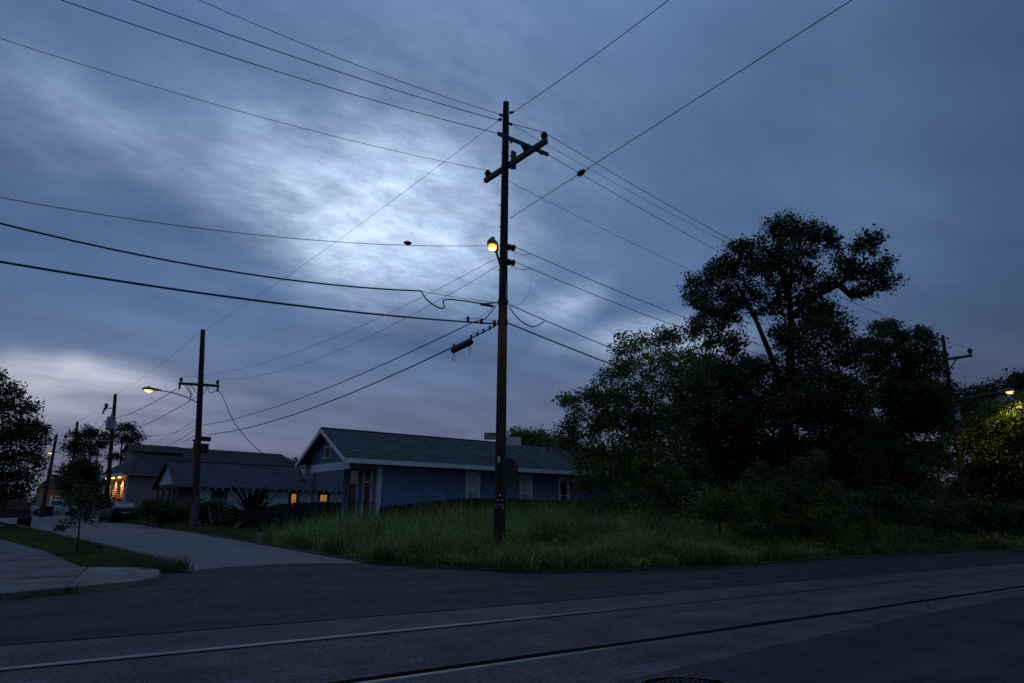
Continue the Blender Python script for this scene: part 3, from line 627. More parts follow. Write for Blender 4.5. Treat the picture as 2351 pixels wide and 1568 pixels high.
# beyond pole 2
wire('top wire from the leaning pole to the transformer pole', t2, tT, .3, .008)
wire('top wire from the transformer pole to the distant pole', tT, t4, .3, .010)
wire('thick cable from the lamp arm of the leaning pole to the transformer pole', atY(405, 893, Y2), atY(262, 960, YT), .25, .018, name='telephone_cable', cat='cable')
wire('thick lower cable from the leaning pole passing the transformer pole', on(b2, t2, atY(452, 905, Y2).z), atY(250, 1003, YT), .35, .018, name='telephone_cable', cat='cable')
wire('cable from the transformer pole to the distant pole below its top', atY(262, 960, YT), atY(165, 1012, Y4), .3, .02, name='telephone_cable', cat='cable')
wire('low cable from the transformer pole to the distant pole lamp', atY(250, 1003, YT), atY(160, 1040, Y4), .3, .02, name='telephone_cable', cat='cable')
wire('thin wire from mid height of the leaning pole to the pines', on(b2, t2, atY(455, 960, Y2).z), atY(250, 1050, YT), .4, .009)
wire('thin telephone wire leaving the leaning pole toward the pink house roof', on(b2, t2, atY(455, 975, Y2).z), atY(335, 1000, 63), .2, .009)
wire('cable from the low band of the leaning pole to the pink house roof', on(b2, t2, atY(455, 978, Y2).z), atY(382, 1024, 58), .15, .014, name='telephone_cable', cat='cable')
wire('lowest cable from the leaning pole down over the pink house roof', on(b2, t2, atY(455, 995, Y2).z), atY(420, 1013, 50), .05, .014, name='telephone_cable', cat='cable')
wire('thin wire from the distant pole to the leftmost pole', t4, t5 + Vector((0, 0, -.3)), .3, .012)
wire('thin wire from the leftmost pole running left into the dark tree', t5 + Vector((0, 0, -1)), atY(0, 1000, Y5 - 10), .3, .012)

# ------------------------------------------------------------------ street-name and stop sign post behind the pole
m_sgn = mat('sign_teal', (0.035, 0.12, 0.17), .45, var=.25)
m_sgnw = mat('sign_white', (0.55, 0.57, 0.58), .5)
m_alu = mat('sign_aluminium', (0.50, 0.56, 0.60), .5, var=.2)
SX, SY = PX + .345, PY + .49
spn = thing('street_sign_post', 'sign post with two street-name blades hidden behind the corner pole', 'street sign', (SX, SY, 0))
zt = atY(1150, 985, SY).z + .06
MB().tube([(SX, SY, 0), (SX, SY, zt)], .03, 8).build('post', m_steel, spn)
A = atY(1112, 999, SY + .05)
zc3 = A.z
bl = MB().box(-.40, .06, -.004, .004, -.085, .085)
ang = math.radians(-34)
bld = bl.xf(Matrix.Translation((SX, SY, zc3)) @ Matrix.Rotation(ang, 4, 'Z')).build('name_blade', m_sgn, spn)
fc = bpy.data.curves.new('blade_text', 'FONT'); fc.body = 'Dauphine'; fc.size = .15; fc.extrude = .002; fc.align_y = 'CENTER'
fo = bpy.data.objects.new('t', fc); COL.objects.link(fo); bpy.context.view_layer.update()
me = bpy.data.meshes.new_from_object(fo.evaluated_get(bpy.context.evaluated_depsgraph_get())); bpy.data.objects.remove(fo)
me.transform(Matrix.Rotation(ang, 4, 'Z') @ Matrix.Translation((-.37, -.0065, -.01)) @ Matrix.Rotation(math.pi / 2, 4, 'X')); me.materials.clear(); me.materials.append(m_sgnw)
tx = bpy.data.objects.new('lettering', me); COL.objects.link(tx); tx.parent = bld; tx.location = Vector((SX, SY, zc3)) - woff(bld)
B_ = atY(1200, 1015, SY)
MB().box(.0, .56, -.004, .004, -.10, .10).xf(Matrix.Translation((SX, SY, B_.z)) @ Matrix.Rotation(math.radians(-8), 4, 'Z')).build('name_blade', m_alu, spn)
stp = thing('stop_sign', 'octagonal sign plate seen dark from behind, right of the corner pole', 'stop sign', (SX, SY, 0))
oc = [(.36 * math.cos(math.pi / 8 + k * math.pi / 4), .36 * math.sin(math.pi / 8 + k * math.pi / 4)) for k in range(8)]
S_ = atY(1165, 1085, SY + .04)
MB().prism(oc, -.003, .003).xf(Matrix.Translation((SX + .14, SY - .12, S_.z)) @ Matrix.Rotation(math.radians(6), 4, 'Z') @ Matrix.Rotation(math.pi / 2, 4, 'X')).build('plate', mat('sign_back', (0.035, 0.03, 0.032), .7, var=.3), stp)
MB().prism(oc, -.001, .001).xf(Matrix.Translation((SX + .14, SY - .12, S_.z)) @ Matrix.Rotation(math.radians(6), 4, 'Z') @ Matrix.Rotation(math.pi / 2, 4, 'X') @ Matrix.Translation((0, 0, -.006))).build('red_face', mat('sign_red', (0.35, 0.02, 0.02), .45), stp)
for z in (-.2, .2): MB().tube([(SX + .0, SY - .06, S_.z + z), (SX + .0, SY, S_.z + z)], .012, 6).build('bolt', m_steel, stp)

# ------------------------------------------------------------------ houses
def uvmap(o, fn):
    me = o.data; uv = me.uv_layers.new(name='UVMap'); off = woff(o)
    for p in me.polygons:
        for li in p.loop_indices:
            uv.data[li].uv = fn(me.vertices[me.loops[li].vertex_index].co)
m_blue = mat('siding_blue', (0.16, 0.24, 0.37), .75, var=.22, scale=3.0)
m_bwhite = mat('trim_white', (0.80, 0.82, 0.82), .6, var=.2, scale=4)
m_wwall = mat('siding_white', (0.55, 0.62, 0.64), .75, var=.14, scale=3)
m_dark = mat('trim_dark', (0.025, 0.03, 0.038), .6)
m_pink = mat('siding_pink', (0.30, 0.20, 0.21), .75, var=.15, scale=3)
m_glass = mat('window_glass', (0.02, 0.022, 0.026), .08, spec=.8)
m_blind = mat('window_blind', (0.68, 0.74, 0.60), .6, var=.12, scale=8)
m_blind2 = mat('window_blind_low', (0.36, 0.48, 0.42), .4, var=.2, scale=6)
m_rblue = shingle_mat('shingles_slate', (0.082, 0.098, 0.098), (0.03, 0.036, 0.038))
m_rwhite = shingle_mat('shingles_dark', (0.055, 0.062, 0.075), (0.025, 0.028, 0.034))
m_rpink = shingle_mat('shingles_brown', (0.058, 0.050, 0.052), (0.026, 0.022, 0.024))
m_litwin = mat('lit_curtain', (0.8, 0.5, 0.2), .8, var=.4, scale=9, emit=(1.0, 0.36, 0.035), estr=0.36)
m_litwin2 = mat('lit_blind', (0.8, 0.5, 0.2), .8, var=.4, scale=9, emit=(1.0, 0.40, 0.07), estr=0.27)
m_doorred = mat('door_red', (0.07, 0.018, 0.018), .5)
m_wiron = mat('wrought_iron', (0.012, 0.012, 0.014), .5)
m_wood = mat('fence_wood', (0.030, 0.024, 0.020), .9, var=.45, scale=5, stretch=(4, 4, .4))

BOARD = {}
def boards(wall, m, axis, fixed, a0_, a1_, z0, z1, step, outward, holes=(), local=False, clip=None):
    """lap siding: each board is its own mesh; holes are (a, b, zlo, zhi)."""
    r = random.Random(int(fixed * 100)); z = z0; off = woff(wall) if not local else Vector((0, 0, 0))
    while z < z1 - 0.02:
        zt_ = min(z + step + 0.012, z1); cuts = [(a0_, a1_)]
        if clip: lo, hi = clip(z + step / 2); cuts = [(max(a0_, lo), min(a1_, hi))]
        for (ha, hb, hl, hh) in holes:
            if hl < z + step * .5 < hh:
                nc = []
                for (p, q_) in cuts:
                    if hb <= p or ha >= q_: nc.append((p, q_))
                    else:
                        if ha > p: nc.append((p, ha))
                        if hb < q_: nc.append((hb, q_))
                cuts = nc
        for (p, q_) in cuts:
            if q_ - p < 0.03: continue
            j = r.uniform(-.0025, .0025)
            o1 = fixed + outward * (.026 + j); o2 = fixed + outward * (.008 + j); bk = fixed - outward * .004
            mb = MB()
            if axis == 'X': vs = [(p, o1, z), (q_, o1, z), (q_, o2, zt_), (p, o2, zt_), (p, bk, z), (q_, bk, z), (q_, bk, zt_), (p, bk, zt_)]
            else: vs = [(o1, p, z), (o1, q_, z), (o2, q_, zt_), (o2, p, zt_), (bk, p, z), (bk, q_, z), (bk, q_, zt_), (bk, p, zt_)]
            mb.add(vs, [(0, 1, 2, 3), (0, 4, 5, 1), (3, 2, 6, 7), (0, 3, 7, 4), (1, 5, 6, 2)]).build('board', m, wall, local=local)
        z += step
def slope(name, m, parent, xa, xb, ye, ze, yr, zr, local=False, course=.14, th=.05, xa_r=None, xb_r=None):
    """one roof slope with stepped shingle courses from eave (ye, ze) to ridge (yr, zr) along X."""
    Ls = math.hypot(yr - ye, zr - ze); n = max(3, int(Ls / course)); dy, dz = (yr - ye) / Ls, (zr - ze) / Ls
    ny, nz = (-dz, dy) if dy > 0 else (dz, -dy)
    if nz < 0: ny, nz = -ny, -nz
    xa_r = xa if xa_r is None else xa_r; xb_r = xb if xb_r is None else xb_r
    vs = []; fs = []
    for i in range(n):
        for (d, h) in ((i * Ls / n, .016), ((i + 1) * Ls / n, .002)):
            t = d / Ls; xl = xa + (xa_r - xa) * t; xr_ = xb + (xb_r - xb) * t
            for x in (xl, xr_): vs.append((x, ye + dy * d + ny * h, ze + dz * d + nz * h))
    for i in range(n):
        k = i * 4; fs.append((k, k + 1, k + 3, k + 2))
        if i: fs.append((k - 2, k - 1, k + 1, k))
    b = len(vs); vs += [(xa, ye - ny * th, ze - nz * th), (xb, ye - ny * th, ze - nz * th), (xa_r, yr - ny * th, zr - nz * th), (xb_r, yr - ny * th, zr - nz * th)]
    fs += [(b, b + 2, b + 3, b + 1), (0, b, b + 1, 1), (b, 0, len(vs) - 6, b + 2), (1, b + 1, b + 3, len(vs) - 5)]
    o = MB().add(vs, fs).build(name, m, parent, local=local)
    uvmap(o, lambda c: (c.x, math.hypot(c.y + woff(o).y - ye if not local else c.y - ye, c.z + woff(o).z - ze if not local else c.z - ze)))
    return o
def window(parent, axis, fixed, a0_, a1_, z0, z1, outward, mframe, mtop, mlow, fr=.10, local=False, rail=.42, name='window', sashm=None):
    """trimmed sash window in a wall; frame, two panes, meeting rail, sill."""
    def bx(p, q_, d0, d1, za, zb):
        lo, hi = sorted((fixed + outward * d0, fixed + outward * d1))
        return (p, q_, lo, hi, za, zb) if axis == 'X' else (lo, hi, p, q_, za, zb)
    mb = MB(); mb.box(*bx(a0_, a0_ + fr, -.05, .045, z0, z1)); mb.box(*bx(a1_ - fr, a1_, -.05, .045, z0, z1)); mb.box(*bx(a0_ - .02, a1_ + .02, -.05, .055, z1, z1 + fr * 1.05))
    w = mb.build(name, mframe, parent, local=local)
    MB().box(*bx(a0_ - .03, a1_ + .03, -.05, .085, z0 - .05, z0)).build('sill', mframe, w, local=local)
    zm = z0 + (z1 - z0) * rail
    MB().box(*bx(a0_ + fr, a1_ - fr, -.035, -.03, zm, z1)).build('pane', mtop, w, local=local)
    MB().box(*bx(a0_ + fr, a1_ - fr, -.015, -.010, z0, zm)).build('pane', mlow, w, local=local)
    sm = sashm or mframe
    MB().box(*bx(a0_ + fr, a1_ - fr, -.03, .008, zm - .025, zm + .025)).build('meeting_rail', sm, w, local=local)
    mb = MB(); mb.box(*bx(a0_ + fr, a0_ + fr + .035, -.028, .004, z0, z1)); mb.box(*bx(a1_ - fr - .035, a1_ - fr, -.028, .004, z0, z1)); mb.box(*bx(a0_ + fr + .035, a1_ - fr - .035, -.028, .004, z1 - .05, z1))
    mb.build('sash', sm, w, local=local)
    return w

# --- blue shotgun house
YW, YB, XF, XB = 27.35, 31.05, 13.15, 31.0
YM = 31.75
bh = thing('blue_house', 'long blue wooden house with white trim and dark shingle gable roof', 'house', (XF, YW, 0))
FL = .62
wn = []
for (xl, xr, yt) in ((1070, 1102, 1086), (1193, 1222, 1094), (1281, 1307, 1101)):
    p = atY(xl, yt, YW); q = atY(xr, yt, YW); wn.append((p.x, q.x, 1.22, p.z))
sidew = MB().box(XF, XB, YW + .06, YW + .12, .25, 3.1).build('wall', m_blue, bh)
boards(sidew, m_blue, 'X', YW + .016, XF + .1, 26.5, .45, 3.06, .125, -1, [(a - .01, b + .01, c_ - .05, d_ + .1) for a, b, c_, d_ in wn])
MB().box(26.5, XB, YW, YW + .019, .45, 3.06).build('wall_cladding', m_blue, sidew)
MB().box(XB - .1, XB, YW + .12, YB, .25, 3.1).build('wall', m_blue, bh)
MB().box(XF + .1, XB - .1, YB - .1, YB, .25, 3.1).build('wall', m_blue, bh)
for i, w in enumerate(wn):
    window(bh, 'X', YW, w[0], w[1], w[2], w[3], -1, m_bwhite, m_blind if i < 2 else m_glass, m_blind2 if i < 2 else m_glass, fr=.13, rail=.47)
MB().box(XF - .02, XF + .14, YW - .035, YW + .018, .45, 2.98).build('corner_board', m_bwhite, bh)
MB().box(XF - .035, XF - .021, YW - .035, YW + .12, .45, 2.98).build('corner_board', m_bwhite, bh)
# front wall with two doors
drs = []
for (xl, xr, yt) in ((803, 826, 1077), (838, 858, 1077)):
    p = atX(xl, yt, XF); q = atX(xr, yt, XF); drs.append((q.y, p.y, p.z))
fw_ = MB().box(XF + .0, XF + .1, YW + .121, YB, .25, 3.1).build('wall', m_blue, bh)
boards(fw_, m_blue, 'Y', XF - .003, YW + .13, YB, .45, 3.06, .125, -1, [(a, b, .3, c_ + .1) for a, b, c_ in drs])
for i, (a, b, zt_) in enumerate(drs):
    zt_ = min(zt_, 2.95); mb = MB()
    mb.box(XF - .05, XF + .02, a, a + .12, FL, zt_); mb.box(XF - .05, XF + .02, b - .12, b, FL, zt_); mb.box(XF - .055, XF + .02, a - .03, b + .03, zt_, zt_ + .1); mb.box(XF - .05, XF + .02, a + .12, b - .12, FL + 1.62, FL + 1.70)
    d_ = mb.build('door', m_bwhite, bh)
    MB().box(XF - .02, XF - .005, a + .12, b - .12, FL, FL + 1.62).build('leaf', m_doorred if i == 1 else mat('door_dark', (0.02, 0.022, 0.025), .4), d_)
    MB().box(XF - .015, XF - .007, a + .12, b - .12, FL + 1.70, zt_).build('transom', m_glass, d_)
MB().box(XF - 1.55, XF, YW - .05, YM, .45, FL).build('porch_floor', mat('porch_boards', (0.08, 0.08, 0.085), .8, var=.3), bh)
XG = 11.75
YE0, YE1, ZE, YRG, ZR = 26.82, 32.52, 3.16, 29.66, 4.64
slope('roof', m_rblue, bh, 11.3, XB + .4, YE0, ZE, YRG, ZR)
slope('roof', m_rblue, bh, 11.3, XB + .4, YE1, ZE, YRG, ZR)
MB().beam((11.3, YRG, ZR + .0), (XB + .4, YRG, ZR + .0), .2, .03).build('ridge_cap', m_rblue, bh)
MB().box(11.30, XB + .4, YE0 - .035, YE0 - .005, ZE - .2, ZE - .005).build('fascia', m_bwhite, bh)
MB().box(11.30, XB + .4, YE1 + .005, YE1 + .035, ZE - .2, ZE - .005).build('fascia', m_bwhite, bh)
MB().box(11.36, XB + .3, YE0, YW + .1, ZE - .06, ZE - .045).build('soffit', m_dark, bh)
for (ye, lab) in ((YE0, 'near'), (YE1, 'far')):
    s_ = -1 if ye == YE0 else 1
    MB().plate([(11.29, ye + s_ * .04, ZE - .2), (11.29, ye + s_ * .04, ZE - .01), (11.29, YRG, ZR - .02), (11.29, YRG, ZR - .22)], -.035 if s_ < 0 else .035).build('bargeboard', m_bwhite, bh)
gbl = MB().prism([(0, 0), (1, 0), (1, 1)], 0, 1); gbl = MB().add([(XG + .09, YW, 3.08), (XG + .09, YM, 3.08), (XG + .09, YRG, ZR - .1), (XG + .15, YW, 3.08), (XG + .15, YM, 3.08), (XG + .15, YRG, ZR - .1)], [(0, 2, 1), (3, 4, 5), (0, 1, 4, 3), (1, 2, 5, 4), (2, 0, 3, 5)]).build('gable', m_blue, bh)
gcl = lambda z: (YE0 + (z - ZE + .14) / (ZR - ZE) * (YRG - YE0), YE1 - (z - ZE + .14) / (ZR - ZE) * (YE1 - YRG))
vA = atX(745, 1045, XG); vB = atX(760, 1024, XG)
boards(gbl, m_blue, 'Y', XG + .036, YW, YM, 3.12, ZR - .1, .115, -1, [(vB.y - .05, vA.y + .05, 3.30, 3.92)], clip=gcl)
gv = window(bh, 'Y', XG + .03, vB.y - .03, vA.y + .06, 3.34, 3.80, -1, m_bwhite, m_glass, m_glass, fr=.07, rail=.5, name='gable_vent')
for k in range(7): MB().box(XG + .0, XG + .02, vB.y + .04, vA.y - .01, 3.37 + k * .06, 3.405 + k * .06).build('louvre', mat('louvre_grey', (0.16, 0.17, 0.17), .7), gv)
MB().box(XG - .02, XG + .035, YW - .1, YM - .1, 2.74, 3.09).build('porch_beam', m_bwhite, bh)
MB().box(XG + .036, XF - .06, YW - .02, YW + .06, 2.78, 2.98).build('porch_beam', mat('trim_grey', (0.22, 0.23, 0.24), .7), bh)
MB().beam((XG - .3, YM + .05, 3.05), (XG - .3, YE1 - .1, 3.05), .06, .06).build('eave_bracket', m_bwhite, bh)
MB().beam((XG - .3, YM - .05, 2.70), (XG - .3, YE1 - .25, 3.02), .06, .06).build('eave_bracket', m_bwhite, bh)
MB().box(XG - .33, XG - .27, YM - .1, YM - .01, 2.62, 3.1).build('eave_bracket', m_bwhite, bh)
MB().box(XG + .04, XF, YW + .061, YM - .1, 3.0, 3.02).build('porch_ceiling', m_dark, bh)
def lattice_post(x, y0, y1):
    mb = MB()
    for yy in (y0, y1): mb.beam((x, yy, FL), (x, yy, 2.74), .025, .025)
    n = 9
    for k in range(n):
        z = FL + (2.1 / n) * k; mb.beam((x, y0, z), (x, y1, z + 2.1 / n), .014, .014); mb.beam((x, y1, z), (x, y0, z + 2.1 / n), .014, .014)
    return mb.build('iron_post', m_wiron, bh)
lattice_post(XG + .05, YW - .02, YW + .22); lattice_post(XG + .05, YM - .62, YM - .32)
mb = MB(); mb.beam((XG + .05, YW, 1.4), (XF, YW, 1.4), .03, .03); mb.beam((XG + .05, YW, .75), (XF, YW, .75), .03, .03)
for k in range(12): mb.beam((XG + .12 + k * .11, YW, .75), (XG + .12 + k * .11, YW, 1.4), .014, .014)
mb.build('iron_railing', m_wiron, bh)
q = atY(1257, 1033, 29.0); MB().tube([(q.x, 29.0, q.z - .25), (q.x, 29.0, q.z + .12)], [.05, .05], 8).build('vent_pipe', m_dark, bh)
MB().lathe((q.x, 29.0, q.z + .1), [(.09, 0), (.09, .03), (.02, .08)], 8).build('vent_cap', m_dark, bh)
sm_ = thing('service_mast', 'small three-pronged power mast at the left eave of the blue house', 'power mast', wm)
MB().tube([wm + Vector((.2, -.1, -.6)), wm + Vector((.05, 0, 0))], .03, 6).build('conduit', m_dark, sm_)
for k in range(3): MB().tube([wm + Vector((0, k * .14, -.05)), wm + Vector((-.02, k * .14 + .16, .32))], .02, 5).build('prong', m_dark, sm_)
MB().tube([wm + Vector((0, -.05, -.05)), wm + Vector((.0, .35, -.05))], .02, 5).build('crossbar', m_dark, sm_)

# --- white house with lit windows
wYW, wXF, wXB = 51.9, 10.2, 27.0
wh = thing('white_house', 'low white cottage with dark trimmed windows, two of them lit orange', 'house', (wXF, wYW, 0))
wXW = 11.15
ww = []
for (xl, xr, yt, yb, kind) in ((488, 523, 1123, 1158, 0), (593, 617, 1126, 1158, 0), (664, 687, 1131, 1165, 1), (730, 757, 1133, 1165, 2)):
    p = atY(xl, yt, wYW); q = atY(xr, yt, wYW); ww.append((p.x, q.x, 1.15 if kind else 1.0, p.z - .05, kind))
wsw = MB().box(wXW, wXB, wYW + .06, wYW + .12, .2, 2.6).build('wall', m_wwall, wh)
boards(wsw, m_wwall, 'X', wYW + .016, wXW, 22.5, .5, 2.48, .135, -1, [(a - .01, b + .01, c_ - .05, d_ + .1) for a, b, c_, d_, k in ww])
MB().box(22.5, wXB, wYW, wYW + .019, .5, 2.48).build('wall_cladding', m_wwall, wsw)
for (a, b, c_, d_, k) in ww:
    g1 = {0: m_glass, 1: m_litwin, 2: m_litwin2}[k]
    window(wh, 'X', wYW, a, b, c_, d_, -1, m_dark, g1, g1, fr=.17, rail=.5, sashm=m_bwhite)
MB().box(wXW, wXW + .1, wYW + .121, 59.4, .2, 2.6).build('wall', mat('porch_wall', (0.16, 0.12, 0.12), .8, var=.2), wh)
wE0, wE1, wZE, wR, wZR = 51.3, 60.0, 2.46, 55.65, 4.42
slope('roof', m_rwhite, wh, 9.75, wXB + .4, wE0, wZE, wR, wZR, course=.16)
slope('roof', m_rwhite, wh, 9.75, wXB + .4, wE1, wZE, wR, wZR, course=.16)
MB().beam((9.75, wR, wZR), (wXB + .4, wR, wZR), .24, .04).build('ridge_cap', m_rwhite, wh)
for k in range(30):
    x = 11.3 + k * .52; MB().add([(x, wE0 + .02, wZE - .14), (x + .06, wE0 + .02, wZE - .14), (x + .06, wYW + .02, wZE + .02), (x, wYW + .02, wZE + .02), (x, wE0 + .02, wZE - .03), (x + .06, wE0 + .02, wZE - .03), (x + .06, wYW + .02, wZE + .2), (x, wYW + .02, wZE + .2)],
             [(0, 3, 2, 1), (4, 5, 6, 7), (0, 1, 5, 4), (1, 2, 6, 5), (3, 0, 4, 7)]).build('rafter_tail', m_bwhite, wh)
for ye, s_ in ((wE0, -1), (wE1, 1)):
    MB().plate([(9.74, ye + s_ * .03, wZE - .12), (9.74, ye + s_ * .03, wZE + .02), (9.74, wR, wZR), (9.74, wR, wZR - .14)], -.03 if s_ < 0 else .03).build('bargeboard', m_dark, wh)
wg = MB().add([(10.0, 52.6, 2.68), (10.0, 58.7, 2.68), (10.0, wR, 4.15), (10.06, 52.6, 2.68), (10.06, 58.7, 2.68), (10.06, wR, 4.15)], [(0, 2, 1), (3, 4, 5), (0, 1, 4, 3), (1, 2, 5, 4), (2, 0, 3, 5)]).build('gable', m_wwall, wh)
boards(wg, m_wwall, 'Y', 9.995, 52.6, 58.7, 2.70, 4.1, .14, -1, clip=lambda z: (52.6 + (z - 2.68) / 1.47 * 3.05, 58.7 - (z - 2.68) / 1.47 * 3.05))
MB().box(9.98, 10.2, wYW, 59.4, 2.36, 2.66).build('porch_beam', m_dark, wh)
MB().box(10.2, wXW, wYW, 59.4, .2, .45).build('porch_floor', m_dark, wh)
for y in (wYW + .1, 54.6, 57, 59.2): MB().box(10.0, 10.16, y, y + .16, .45, 2.36).build('porch_post', mat('post_grey', (.14, .14, .15), .7), wh)
q = atY(695, 1098, 53.0); MB().box(q.x - .2, q.x + .25, 52.8, 53.2, q.z - .05, q.z + .16).build('roof_vent', m_steel, wh)

# --- pink house with lit porch
c0 = Vector((9.05, 68.0, 0))
ph = thing('pink_house', 'tall pale pink wooden house with hipped roof and orange lit porch', 'house', c0, rz=math.radians(6))
EZ = 3.85
pw = MB().box(0, 17, 0, .1, .3, EZ).build('wall', m_pink, ph, local=True)
boards(pw, m_pink, 'X', -.004, 0.02, 6.4, .5, EZ - .06, .16, -1, local=True)
MB().box(6.4, 17, -.022, -.001, .5, EZ - .06).build('wall_cladding', m_pink, pw, local=True)
MB().box(16.9, 17, .1, 8.9, .3, EZ).build('wall', m_pink, ph, local=True)
pf = MB().box(0.06, .1, .1, 8.9, .3, EZ).build('wall', m_pink, ph, local=True)
boards(pf, m_pink, 'Y', -.004, .02, 8.9, .5, EZ - .06, .16, -1, [(1.2, 2.3, .5, 2.95), (4.0, 5.0, .5, 2.95), (6.6, 7.7, .5, 2.95)], local=True)
for a, b in ((1.2, 2.3), (4.0, 5.0), (6.6, 7.7)): window(ph, 'Y', 0, a, b, .55, 2.8, -1, m_bwhite, m_glass, m_glass, fr=.14, local=True, name='french_window')
MB().box(-.012, .10, -.03, .0, .5, EZ - .1).build('corner_board', m_bwhite, ph, local=True)
MB().tube([(2.45, -.08, .5), (2.45, -.08, EZ - .15)], .05, 6).build('downspout', m_bwhite, ph, local=True)
MB().box(-.5, 17.4, -.47, -.42, EZ - .1, EZ + .06).build('gutter', mat('gutter_pink', (.24, .19, .2), .6), ph, local=True)
MB().box(-.56, -.5, -.47, 9.3, EZ - .24, EZ + .06).build('porch_fascia', m_bwhite, ph, local=True)
MB().box(-.5, 0, -.42, 9.3, EZ - .02, EZ + .01).build('porch_ceiling', m_pink, ph, local=True)
RZ = 6.75
slope('roof', m_rpink, ph, -.5, 17.4, -.45, EZ + .05, 4.4, RZ, local=True, course=.18, xa_r=3.2, xb_r=15.6)
slope('roof', m_rpink, ph, -.5, 17.4, 9.3, EZ + .05, 4.4, RZ, local=True, course=.18, xa_r=3.2, xb_r=15.6)
o_ = MB().add([(-.5, -.45, EZ + .05), (-.5, 9.3, EZ + .05), (3.2, 4.4, RZ), (17.4, -.45, EZ + .05), (17.4, 9.3, EZ + .05), (15.6, 4.4, RZ)], [(0, 2, 1), (3, 4, 5)]).build('roof', m_rpink, ph, local=True)
uvmap(o_, lambda c: (c.y, c.x))
# dormer
dm = MB().box(.9, 4.0, 3.0, 5.8, 4.9, 6.15).build('dormer', m_pink, ph, local=True)
slope('dormer_roof', m_rpink, dm, .6, 5.2, 2.75, 6.05, 4.4, RZ + .05, local=True, course=.18)
slope('dormer_roof', m_rpink, dm, .6, 5.2, 6.05, 6.05, 4.4, RZ + .05, local=True, course=.18)
MB().add([(.9, 3.0, 6.15), (.9, 5.8, 6.15), (.9, 4.4, 6.75)], [(0, 2, 1)]).build('dormer_gable', m_pink, dm, local=True)
ch = MB().box(6.6, 7.1, 4.2, 4.8, 6.2, 7.5).build('chimney', mat('chimney_brick', (.06, .04, .035), .9, var=.4, scale=8), ph, local=True)
MB().box(6.5, 7.2, 4.1, 4.9, 7.5, 7.62).build('chimney_cap', m_dark, ch, local=True)
for v in (1.1, 3.3, 5.5):
    pl = MB().lathe((-.34, v, EZ - .34), [(.05, .33), (.05, .2), (.10, .14), (.12, .03), (.06, 0.0)], 10).build('porch_light', m_glow2, ph, local=True)
    for vv in (v,):
        lt_ = bpy.data.lights.new('porch_lamp', 'SPOT'); lt_.energy = 380; lt_.color = (1.0, .40, .06); lt_.spot_size = math.radians(78); lt_.spot_blend = .6; lt_.shadow_soft_size = .05
        lo = bpy.data.objects.new('porch_lamp', lt_); COL.objects.link(lo); lo.parent = ph; lo.location = (-.26, vv, EZ - .38); lo.rotation_euler = (0, math.radians(-8), 0)

# --- houses at the far end of the side street
def far_house(label, xl, xr, Y, ze, zr, mw, mr):
    A = atY(xl, 1170, Y); B = atY(xr, 1170, Y); t = thing('far_house', label, 'house', (A.x, Y, 0))
    w_ = B.x - A.x
    MB().box(A.x, B.x, Y, Y + 8, 0, ze).build('wall', mw, t)
    for (a, b, za, zb) in ((.18, .34, .9, 2.3), (.45, .56, .3, 2.3), (.68, .86, .9, 2.3)):
        window(t, 'X', Y - .05, A.x + w_ * a, A.x + w_ * b, za, zb, -1, m_bwhite, m_glass, m_glass, fr=.12)
    slope('roof', mr, t, A.x - .5, B.x + .5, Y - .6, ze, Y + 4, zr, course=.3, xa_r=A.x + 2, xb_r=B.x - 2)
    o_ = MB().add([(A.x - .5, Y - .6, ze), (A.x - .5, Y + 8.6, ze), (A.x + 2, Y + 4, zr), (B.x + .5, Y - .6, ze), (B.x + .5, Y + 8.6, ze), (B.x - 2, Y + 4, zr)], [(0, 2, 1), (3, 4, 5)]).build('roof', mr, t); uvmap(o_, lambda c: (c.y, c.x))
    return t, A, B
m_fgrey = mat('siding_grey', (.24, .27, .29), .8, var=.15); m_fbeige = mat('siding_beige', (.22, .20, .16), .8, var=.2)
fh, fA_, fB_ = far_house('low grey bungalow at the far end of the side street', 146, 222, 106, 3.0, 4.9, m_fgrey, m_rwhite)
MB().box(fB_.x - 2.2, fB_.x - .4, 105.0, 106, 0, 2.6).build('entry_porch', m_fgrey, fh)
MB().add([(fB_.x - 2.5, 104.8, 2.6), (fB_.x - .1, 104.8, 2.6), (fB_.x - 1.3, 104.8, 3.7), (fB_.x - 2.5, 107, 2.6), (fB_.x - .1, 107, 2.6), (fB_.x - 1.3, 107, 3.7)], [(0, 1, 2), (0, 2, 5, 3), (1, 4, 5, 2)]).build('entry_gable', m_bwhite, fh)
far_house('beige house partly hidden behind the dark tree at left', 84, 140, 112, 3.6, 5.4, m_fbeige, m_rpink)
fl = thing('flag', 'small striped flag hung on a slanted staff at the grey bungalow', 'flag', (atY(207, 1120, 104.8).x, 104.8, 1.8))
Fq = atY(203, 1126, 104.8); MB().tube([Fq, Fq + Vector((.9, -.2, 1.5))], .03, 5).build('staff', m_bwhite, fl)
for k in range(7):
    a = Fq + Vector((.25, -.05, .35)) + Vector((.07, 0, .13)) * k; MB().plate([a, a + Vector((.75, 0, -.32)), a + Vector((.82, 0, -.19)), a + Vector((.07, 0, .13))], .01).build('stripe', mat('flag_red', (.25, .03, .04), .8) if k % 2 else mat('flag_white', (.5, .5, .52), .8), fl)
pb = atY(104, 1137, 110); lm = thing('porch_lamp', 'tiny orange porch lamp on the beige house at left', 'lamp', pb)
MB().lathe(pb, [(.05, -.25), (.16, -.2), (.18, .1), (.08, .22)], 10).build('globe', m_glow2, lm); MB().tube([pb, pb + Vector((.15, 1.9, 0))], .03, 5).build('bracket', m_dark, lm)

